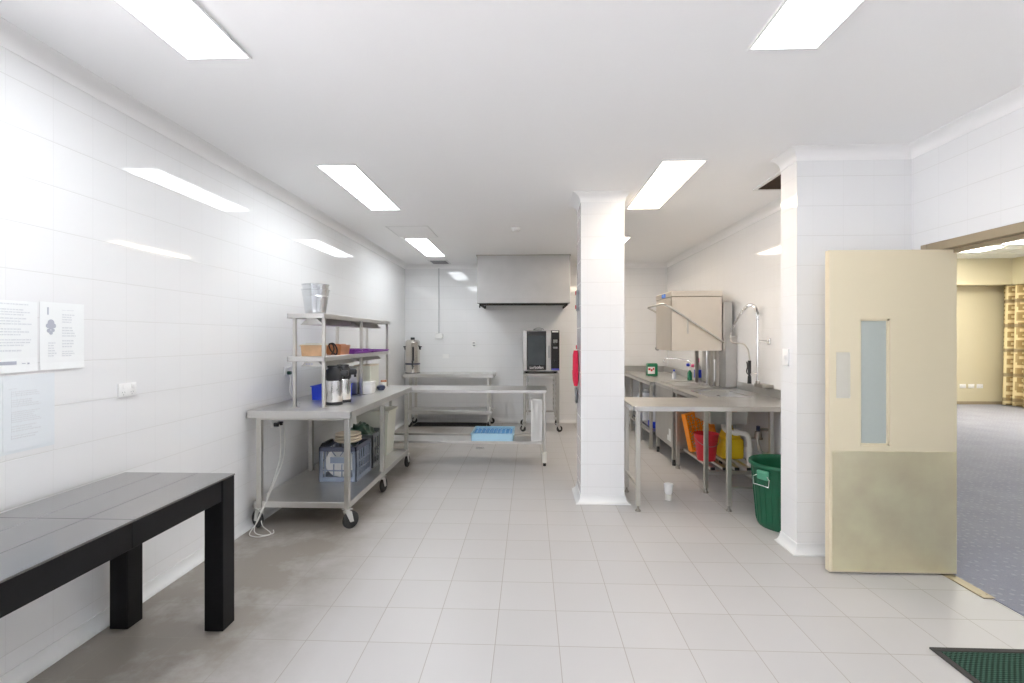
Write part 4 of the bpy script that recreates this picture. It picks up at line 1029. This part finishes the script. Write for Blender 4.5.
part('shelf_rail', M().box(1.67, 2.23, 4.60, 4.625, .178, .204).box(1.66, 2.23, 5.445, 5.47, .178, .204), 'tube', o)
m = M()
for i in range(5): m.box(1.699 + i * .113, 1.741 + i * .113, 4.632, 4.6405, .204, .231)
part('slat_cap', m, 'black', sh)

# goods under the sink bench
bucket('cleaning_bucket', 1.765, 4.93, .231, .085, .118, .265, 'red', 'red plastic bucket with handle on the slatted shelf under the sink', 'bucket', None, 'grille', .003)
o = thing('yellow_jug', 'yellow plastic jerry can on the slatted shelf behind the red bucket', 'container', (2.03, 5.0, .23))
part('body', M().box(1.925, 2.145, 4.93, 5.12, .231, .44, .03, seg=3).prism([(1.95, .43), (2.12, .43), (2.08, .525), (1.99, .525)], 'y', 4.95, 5.10), 'yellow', o)
part('cap', M().cyl((2.035, 5.02, .526), (2.035, 5.02, .56), .026, n=16), 'yellow', o)
part('handle', M().tube(spline([(1.99, 4.96, .5), (2.0, 4.925, .53), (2.06, 4.92, .53), (2.085, 4.96, .5)], 5), .010, 8), 'yellow', o)
o = thing('orange_rack', 'orange plastic lattice rack leaning on end under the sink bench', 'rack', (1.75, 5.28, .23))
m = M(); W, Hh = .30, .38
for i in range(7): m.box(0 + i * W / 6 - .005, i * W / 6 + .005, 0, .012, 0, Hh)
for i in range(8): m.box(0, W, .001, .011, i * Hh / 7 - .005, i * Hh / 7 + .005)
for i in range(6):
    for j in range(7): m.box(-.004, .004, .002, .010, -.038, .038, mat=Matrix.Translation(((i + .5) * W / 6, 0, (j + .5) * Hh / 7)) @ Matrix.Rotation(.82 if (i + j) % 2 else -.82, 4, 'Y'))
Rk = Matrix.Translation((1.66, 5.26, .236)) @ Matrix.Rotation(.10, 4, 'Z') @ Matrix.Rotation(-.16, 4, 'X')
Rk = Matrix.Translation((1.735, 5.225, .250)) @ Matrix.Rotation(-.20, 4, 'Y') @ Matrix.Rotation(.28, 4, 'Z')
m.xf(Rk); part('lattice', m, 'orange', o)
m = M().box(-.012, W + .012, -.004, .07, -.012, .004).box(-.012, W + .012, -.004, .07, Hh - .004, Hh + .012).box(-.012, .004, -.004, .07, 0, Hh).box(W - .004, W + .012, -.004, .07, 0, Hh)
m.xf(Rk); part('rim', m, 'orange', o)
o = thing('drain_pipe', 'white PVC waste pipe with bend below the sink bowl', 'pipe', (2.0, 4.74, .5))
pts = spline([(1.91, 4.86, .618), (1.905, 4.84, .57), (1.92, 4.76, .545), (2.02, 4.735, .54), (2.075, 4.73, .52), (2.094, 4.725, .46), (2.096, 4.725, .30), (2.096, 4.725, .232)], 6)
part('pipe', M().tube(pts, .024, 14), 'pvc', o)
part('collar', M().cyl((2.095, 4.725, .36), (2.095, 4.725, .41), .031, n=18).cyl((1.96, 4.745, .543), (2.0, 4.738, .541), .031, n=18), 'pvc', o)
o = thing('stop_valve', 'tarnished wall valve with dark blue cap on pipes beneath the sink bench', 'valve', (2.25, 4.85, .45))
part('pipework', M().tube(spline([(2.326, 4.84, .55), (2.26, 4.83, .55), (2.22, 4.82, .52), (2.215, 4.80, .42), (2.25, 4.80, .34), (2.326, 4.80, .33)], 6), .015, 10).tube([(2.326, 4.95, .44), (2.2, 4.95, .44), (2.17, 4.93, .40)], .012, 10), 'brass', o)
part('valve_body', M().lathe(2.225, 4.82, [(0, .47), (.03, .475), (.034, .50), (.03, .535), (.015, .545), (0, .545)], 18), 'brass', o)
part('cap', M().cyl((2.225, 4.82, .546), (2.225, 4.82, .59), .018, n=14), 'navy', o)
m = M().box(1.80, 1.86, 4.70, 4.71, .81, .845, .003)
o = thing('orange_tag', 'small orange tag stuck under the sink bench edge', 'tag', (1.73, 4.2, DZ - .045))
part('label_flap', M().box(1.70, 1.765, 4.20, 4.204, DZ - .066, DZ - .0065, .001), 'orange', o)

# green bin
gx, gy = 1.975, 3.832
o = thing('garbage_bin', 'round dark green plastic garbage bin half hidden by the nib wall', 'bin', (gx, gy, 0))
pr = [(0, .0), (.188, .0), (.196, .012), (.200, .03), (.238, .455), (.244, .465), (.256, .468), (.258, .476), (.254, .492), (.243, .494), (.236, .485), (.232, .455), (.195, .03), (.19, .02), (0, .02)]
part('body', M().lathe(gx, gy, pr, 56), 'green', o)
m = M()
for k in range(28):
    a = 2 * PI * k / 28; 
    m.cyl((gx + .2015 * math.cos(a), gy + .2015 * math.sin(a), .035), (gx + .2375 * math.cos(a), gy + .2375 * math.sin(a), .45), .003, n=6)
part('rib', m, 'green', o)
for s, nm in ((PI + .48, 1), (.48, 2)):
    R = Matrix.Translation((gx, gy, 0)) @ Matrix.Rotation(s, 4, 'Z')
    q = M().box(.236, .268, -.045, .045, .385, .452, .006); q.box(.262, .271, -.03, .03, .40, .44, .003); q.xf(R); hd = part('handle_clip', q, 'greenclip', o)
    q = M().tube([(.262, -.042, .415), (.272, -.068, .40), (.275, -.064, .345), (.277, .064, .345), (.274, .068, .40), (.262, .042, .415)], .004, 8); q.xf(R); part('wire_handle', q, 'chrome', hd)

# white waste fitting standing on the floor and the round drain
o = thing('floor_tundish', 'small white plastic funnel drain standing on the floor beside the sink bench', 'drain', (1.242, 4.40, 0))
tx, ty = 1.242, 4.40
part('stem', M().lathe(tx, ty, [(0, 0), (.032, 0), (.032, .045), (.026, .05), (0, .05)], 24), 'pvc', o)
part('cup', M().lathe(tx, ty, [(0, .0505), (.026, .0505), (.034, .07), (.038, .135), (.041, .137), (.041, .142), (.036, .142), (.031, .075), (.022, .062), (0, .062)], 28), 'white', o)
o = thing('floor_drain', 'small round metal drain set in the floor before the crossing bench', 'drain', (-.66, 6.37, 0))
o['label'] = 'small round metal drain set in the floor tiles below the blue rack'
part('ring', M().lathe(-.66, 6.37, [(.035, .0), (.06, .0), (.06, .003), (.035, .003)], 28), 'chrome', o)
part('grate', M().lathe(-.66, 6.37, [(0, .0), (.034, .0), (.034, .002), (0, .002)], 24), 'grille', o)

# ------------------------------------------------------------------ pass-through dishwasher
wx0, wx1, wy0, wy1, wz0, wz1 = 1.622, 2.195, 5.63, 6.30, 1.305, 1.99
o = thing('dishwasher', 'pass-through dishwasher with raised stainless hood and lift bar', 'dishwasher', (1.9, 5.95, 0))
m = M()
m.box(wx0, wx1, wy0, wy0 + .004, wz0, wz1 - .065).box(wx0, wx1, wy1 - .004, wy1, wz0, wz1 - .065).box(wx0, wx0 + .004, wy0, wy1, wz0, wz1 - .065).box(wx1 - .004, wx1, wy0, wy1, wz0, wz1 - .065)
m.box(wx0, wx1, wy0, wy1, wz1 - .07, wz1 - .065); m.box(wx0 + .004, wx0 + .02, wy0 + .004, wy1 - .004, wz0, wz0 + .012)
hd = part('lift_hood', m, 'steelh', o, smooth=0)
part('hood_cap', M().box(wx0 - .004, wx1 + .004, wy0 - .004, wy1 + .004, wz1 - .064, wz1, .004), 'steelh', hd)
part('badge', M().box(wx0 - .0055, wx0 - .0042, 5.86, 6.02, wz1 - .056, wz1 - .012), 'sticker', hd)
tm = text_mesh('1', .045); tm.xf(Matrix.Translation((wx0 - .0062, 5.94, wz1 - .034)) @ Matrix.Rotation(-PI / 2, 4, 'Z') @ Matrix.Rotation(PI / 2, 4, 'X'))
part('badge_mark', tm, 'lettering', hd, smooth=0)
r_ = .012
bar = [(2.235, wy0 - .035, 1.385), (2.19, wy0 - .035, 1.41), (1.60, wy0 - .035, 1.80), (1.53, wy0 - .03, 1.835), (1.515, wy0 + .02, 1.84), (1.515, wy1 - .02, 1.84), (1.53, wy1 + .03, 1.835), (1.60, wy1 + .035, 1.80), (2.19, wy1 + .035, 1.41), (2.235, wy1 + .035, 1.385)]
bp = []
for i in range(len(bar)): bp.append(bar[i])
part('lift_bar', M().tube(bp, r_, 10), 'tube', o)
part('bar_bracket', M().box(1.795, 1.805, wy0 - .036, wy0 - .0005, 1.50, 1.675, .001).box(1.795, 1.805, wy1 + .0005, wy1 + .036, 1.50, 1.675, .001), 'tube', o)
part('rear_column', M().box(2.20, 2.325, wy0 - .09, wy1, .892, 1.47, .003).box(2.20, 2.29, wy0 - .05, wy1 - .05, 1.4705, 1.86, .003), 'steelv', o)
for (y, xx) in ((5.72, 2.10), (6.2, 2.10), (5.72, 2.17)):
    part('guide_post', M().box(xx - .018, xx + .018, y - .018, y + .018, .892, wz0 - .001), 'brass', o)
part('spring_rod', M().cyl((2.05, 5.70, .892), (2.05, 5.70, wz0 - .001), .012, n=12).cyl((2.135, 5.70, .95), (2.135, 5.70, 1.2), .012, n=12), 'chrome', o)
part('base_cabinet', M().box(1.612, 2.20, 5.55, 6.30, .20, .85, .003), 'steelv', o)
part('base_rim', M().box(1.605, 2.20, 5.545, 6.305, .851, .89, .003), 'steel', o)
part('wash_tank', M().openbox(1.66, 2.05, 5.62, 6.24, .8905, .905, .003, 0), 'steel', o)
for (x, y) in ((1.635, 5.58), (1.635, 6.26), (2.16, 5.58), (2.16, 6.26)):
    lg = part('leg', M().box(x - .02, x + .02, y - .02, y + .02, .07, .1995), 'tube', o); part('foot', M().cyl((x, y, 0), (x, y, .075), .018, n=14), 'black', lg)
part('notice_sticker', M().box(1.6105, 1.6118, 5.62, 5.70, .26, .40).box(1.6105, 1.6118, 5.70, 5.76, .26, .32), 'paper', o)

# pre-rinse spray
o = thing('rinse_spray', 'wall-mounted pre-rinse tap with spring hose arch and black spray gun', 'tap', (2.2, 4.86, .968))
part('riser', M().cyl((2.20, 4.852, 1.0), (2.20, 4.852, 1.66), .011, n=14), 'chrome', o)
part('wall_mount', M().box(2.185, 2.29, 4.72, 4.90, .968, 1.0, .004).cyl((2.2, 4.852, 1.0), (2.2, 4.852, 1.03), .02, n=14), 'brass', o)
part('wall_clip', M().cyl((2.2, 4.852, 1.42), (2.293, 4.80, 1.42), .008, n=10).box(2.274, 2.293, 4.77, 4.82, 1.39, 1.45, .004).cyl((2.2, 4.852, 1.405), (2.2, 4.852, 1.435), .017, n=12), 'chrome', o)
hose = spline([(2.2, 4.852, 1.62), (2.2, 4.86, 1.70), (2.2, 4.92, 1.765), (2.2, 5.03, 1.785), (2.2, 5.17, 1.745), (2.19, 5.32, 1.64), (2.18, 5.42, 1.52), (2.175, 5.43, 1.44), (2.165, 5.36, 1.40), (2.16, 5.22, 1.395), (2.155, 5.06, 1.385), (2.155, 4.97, 1.34), (2.155, 4.935, 1.27), (2.155, 4.93, 1.22)], 8)
part('hose', M().tube(hose, .008, 8), 'tube', o)
up = [Vector(p) for p in hose[:56]]; coil = []
for i in range(len(up) - 1):
    a, b = up[i], up[i + 1]; t_ = (b - a).normalized(); n1 = t_.orthogonal().normalized()
    n1 = (Vector((1, 0, 0)) - t_ * t_.x).normalized(); n2 = t_.cross(n1)
    for k in range(8):
        an = 2 * PI * (k / 8) * 1 + 0; ff = k / 8; coil.append(a.lerp(b, ff) + (n1 * math.cos(an) + n2 * math.sin(an)) * .014)
part('spring_coil', M().tube(coil, .0036, 5), 'chrome', o)
gun = part('spray_gun', M().cyl((2.155, 4.93, 1.10), (2.155, 4.93, 1.225), .016, n=14).cyl((2.155, 4.93, .995), (2.155, 4.93, 1.07), .02, .017, n=14).cyl((2.155, 4.93, 1.07), (2.155, 4.93, 1.10), .013, n=12), 'black', o)
part('trigger', M().tube(spline([(2.155, 4.99, 1.21), (2.155, 4.975, 1.16), (2.155, 4.995, 1.11), (2.155, 4.96, 1.085), (2.155, 4.935, 1.09)], 5), .006, 8), 'black', gun)
part('hook', M().tube([(2.2, 4.852, 1.10), (2.17, 4.87, 1.10), (2.15, 4.90, 1.09)], .005, 8), 'chrome', o)

for o_ in [k for k in COL.objects if k.name == 'rinse_spray']: o_.location.x += .036
# ------------------------------------------------------------------ far outlet bench in the corner
o = thing('corner_bench', 'stainless bench with splashbacks in the far right corner past the dishwasher', 'work bench', (1.95, 7.3, 0))
qx0, qy0, qy1 = 1.555, 6.33, 8.27
part('benchtop', M().box(qx0, 2.28, qy0, qy1, DZ - .008, DZ).box(qx0, qx0 + .012, qy0, qy1, DZ - .05, DZ, .002).box(qx0, 2.28, qy0, qy0 + .012, DZ - .05, DZ, .002), 'steel', o)
part('splashback', M().box(2.262, 2.276, qy0, qy1 + .0, DZ, DZ + .095, .002).box(qx0, 2.26, qy1 - .014, qy1, DZ, DZ + .095, .002), 'steelv', o)
for y in (6.40, 6.98, 7.62, 8.21):
    for x in (qx0 + .025, 2.24):
        part('leg', sqleg(x, y, .0, DZ - .008, .038), 'tube', o)
part('undershelf', M().box(qx0 + .045, 2.22, qy0 + .09, qy1 - .08, .21, .235, .002), 'steel', o)
part('rear_panel', M().box(2.215, 2.22, qy0 + .09, qy1 - .08, .236, DZ - .05), 'steelv', o)
part('lower_rail', M().box(qx0 + .013, qx0 + .037, 6.42, 6.96, .2, .225).box(qx0 + .013, qx0 + .037, 7.0, 7.60, .2, .225).box(qx0 + .013, qx0 + .037, 7.64, 8.19, .2, .225), 'tube', o)
o = thing('chemical_drum', 'white plastic drum on the undershelf of the corner bench', 'drum', (1.75, 7.3, .236))
part('body', M().lathe(1.74, 7.32, [(0, .2355), (.12, .2355), (.13, .25), (.13, .58), (.10, .64), (.04, .655), (0, .655)], 32), 'bottlew', o)
part('cap', M().lathe(1.74, 7.32, [(0, .6555), (.035, .6555), (.035, .69), (0, .69)], 20), 'white', o)
o = thing('chemical_bottle', 'white bottle with blue base on the corner bench undershelf', 'bottle', (1.70, 6.7, .236))
part('body', M().box(1.63, 1.80, 6.58, 6.76, .32, .52, .025, seg=3).box(1.68, 1.74, 6.64, 6.70, .51, .56, .01), 'bottlew', o)
part('blue_base', M().box(1.625, 1.805, 6.575, 6.765, .2355, .3195, .012, seg=2), 'blue', o)
m = M().cyl((1.58, 6.45, .30), (1.66, 7.05, .25), .012, n=10)
o = thing('mop_handle', 'red-ended pole lying across the corner bench undershelf', 'pole', (1.62, 6.8, .236))
part('pole', M().cyl((1.608, 6.50, .248), (1.608, 7.6, .248), .011, n=10), 'navy', o); part('grip', M().cyl((1.608, 6.44, .248), (1.608, 6.50, .248), .0125, n=10), 'red', o)

# green tin on the corner bench
gx_, gy_ = 1.83, 7.36
o = thing('tin', 'green square tin with white and red label on the corner bench', 'tin', (gx_, gy_, DZ))
part('can', M().box(gx_ - .075, gx_ + .075, gy_ - .055, gy_ + .055, DZ, DZ + .178, .008, seg=2).box(gx_ - .068, gx_ + .068, gy_ - .048, gy_ + .048, DZ + .178, DZ + .186, .003), 'tingreen', o)
part('paper_label', M().box(gx_ - .073, gx_ + .03, gy_ - .0565, gy_ - .0552, DZ + .03, DZ + .135), 'paper', o)
part('red_print', M().box(gx_ - .066, gx_ - .035, gy_ - .058, gy_ - .0566, DZ + .085, DZ + .115).box(gx_ - .03, gx_ - .005, gy_ - .058, gy_ - .0566, DZ + .07, DZ + .10).box(gx_ + .0, gx_ + .022, gy_ - .058, gy_ - .0566, DZ + .09, DZ + .12), 'red', o)
# things seen through the gap under the raised hood
o = thing('wall_tap', 'chrome swivel tap on the wall below the raised dishwasher hood', 'tap', (2.2, 7.0, 1.05))
part('body', M().cyl((2.329, 6.75, 1.07), (2.25, 6.75, 1.07), .02, n=14).cyl((2.329, 6.95, 1.07), (2.25, 6.95, 1.07), .02, n=14).cyl((2.255, 6.72, 1.07), (2.255, 6.98, 1.07), .018, n=14), 'chrome', o)
part('spout', M().tube(spline([(2.255, 6.85, 1.085), (2.22, 6.88, 1.13), (2.10, 6.98, 1.15), (1.95, 7.08, 1.15), (1.93, 7.09, 1.10)], 6), .011, 10), 'chrome', o)
for y, mm in ((6.75, 'pink'), (6.95, 'blue')): part('tap_handle', M().cyl((2.25, y, 1.07), (2.215, y, 1.07), .024, .02, n=10), mm, o)
def bottle(x, y, z, h, r, mat, cap, label, lab=None):
    o = thing('spray_bottle', label, 'bottle', (x, y, z))
    part('body', M().lathe(x, y, [(0, z), (r, z), (r, z + h * .6), (r * .4, z + h * .78), (r * .35, z + h * .82), (0, z + h * .82)], 22), mat, o)
    part('cap', M().lathe(x, y, [(0, z + h * .8205), (r * .42, z + h * .8205), (r * .42, z + h), (0, z + h)], 16), cap, o)
    if lab: part('paper_label', M().lathe(x, y, [(r + .0008, z + h * .15), (r + .0016, z + h * .15), (r + .0016, z + h * .5), (r + .0008, z + h * .5)], 22), lab, o)
bottle(2.20, 6.45, DZ, .30, .045, 'bottlew', 'pink', 'white bottle with pink cap on the corner bench under the raised hood', 'blue')
bottle(2.15, 6.62, DZ, .16, .03, 'tingreen', 'white', 'small green bottle on the corner bench under the raised hood')
bottle(1.98, 6.75, DZ, .13, .028, 'bottlew', 'blue', 'small white bottle with blue cap on the corner bench')
o = thing('wall_fitting', 'small chrome knob fitting on the back wall left of the dishwasher', 'fitting', (2.16, YB, 1.27))
part('plate', M().cyl((2.16, YB - .001, 1.27), (2.16, YB - .02, 1.27), .035, n=18), 'chrome', o); part('knob', M().cyl((2.16, YB - .021, 1.27), (2.16, YB - .07, 1.27), .022, n=16), 'grille', o)

# ------------------------------------------------------------------ door mat and hall outlets
o = thing('door_mat', 'dark green ribbed mat with black edge on the floor inside the doorway', 'mat', (2.2, 1.75, 0))
mx0, mx1, my0, my1 = 1.86, 2.50, 1.38, 2.335
part('border', M().box(mx0, mx1, my0, my0 + .03, 0, .009, .003).box(mx0, mx1, my1 - .03, my1, 0, .009, .003).box(mx0, mx0 + .03, my0 + .03, my1 - .03, 0, .009, .003).box(mx1 - .03, mx1, my0 + .03, my1 - .03, 0, .009, .003), 'matedge', o)
m = M().box(mx0 + .03, mx1 - .03, my0 + .03, my1 - .03, 0, .006)
for i in range(72): m.box(mx0 + .031, mx1 - .031, my0 + .032 + i * .0124, my0 + .038 + i * .0124, .006, .0088)
part('pile', m, 'matgreen', o)
for i, x in enumerate((9.44, 9.62, 9.80)):
    outlet(x, HY1, .40, '-y', ('left white outlet of three low on the cream hall wall', 'middle white outlet of three low on the cream hall wall', 'right white outlet of three low on the cream hall wall')[i], .13, .09, 2, 'outlets on the hall wall')

# ------------------------------------------------------------------ world, camera, view
wd = bpy.data.worlds.new('World'); SC.world = wd; wd.use_nodes = True
wt = wd.node_tree; bgn = wt.nodes['Background']; bgn.inputs[1].default_value = 1.12
wtc = wt.nodes.new('ShaderNodeTexCoord'); wsp = wt.nodes.new('ShaderNodeSeparateXYZ'); wt.links.new(wtc.outputs['Generated'], wsp.inputs[0])
wmr = wt.nodes.new('ShaderNodeMapRange'); wmr.inputs[1].default_value = -.04; wmr.inputs[2].default_value = .04; wt.links.new(wsp.outputs[2], wmr.inputs[0])
wmx = wt.nodes.new('ShaderNodeMix'); wmx.data_type = 'RGBA'          # lower half brightened to lift the ceiling through the windows, hazy sky above
wmx.inputs[6].default_value = (1.2, 1.19, 1.18, 1); wmx.inputs[7].default_value = (.80, .85, .92, 1)
wt.links.new(wmr.outputs[0], wmx.inputs[0]); wt.links.new(wmx.outputs[2], bgn.inputs[0])
cam = bpy.data.cameras.new('Camera'); co = bpy.data.objects.new('Camera', cam); COL.objects.link(co)
cam.sensor_fit = 'HORIZONTAL'; cam.sensor_width = 36; cam.lens = 485 / 1024 * 36
cam.shift_x = 0; cam.shift_y = -3.5 / 1024; cam.clip_start = .02; cam.clip_end = 100
co.location = (0, 0, 1.45); co.rotation_euler = (PI / 2, 0, math.atan(18 / 485))
SC.camera = co
SC.view_settings.view_transform = 'Standard'; SC.view_settings.look = 'None'; SC.view_settings.gamma = 1; SC.view_settings.exposure = 2.98
SC.view_settings.use_curve_mapping = False
cy = SC.cycles
cy.max_bounces = 12; cy.diffuse_bounces = 7; cy.glossy_bounces = 5; cy.transmission_bounces = 6
cy.use_denoising = True; cy.sample_clamp_indirect = 12; cy.caustics_reflective = True; cy.caustics_refractive = False
cy.blur_glossy = 1.0
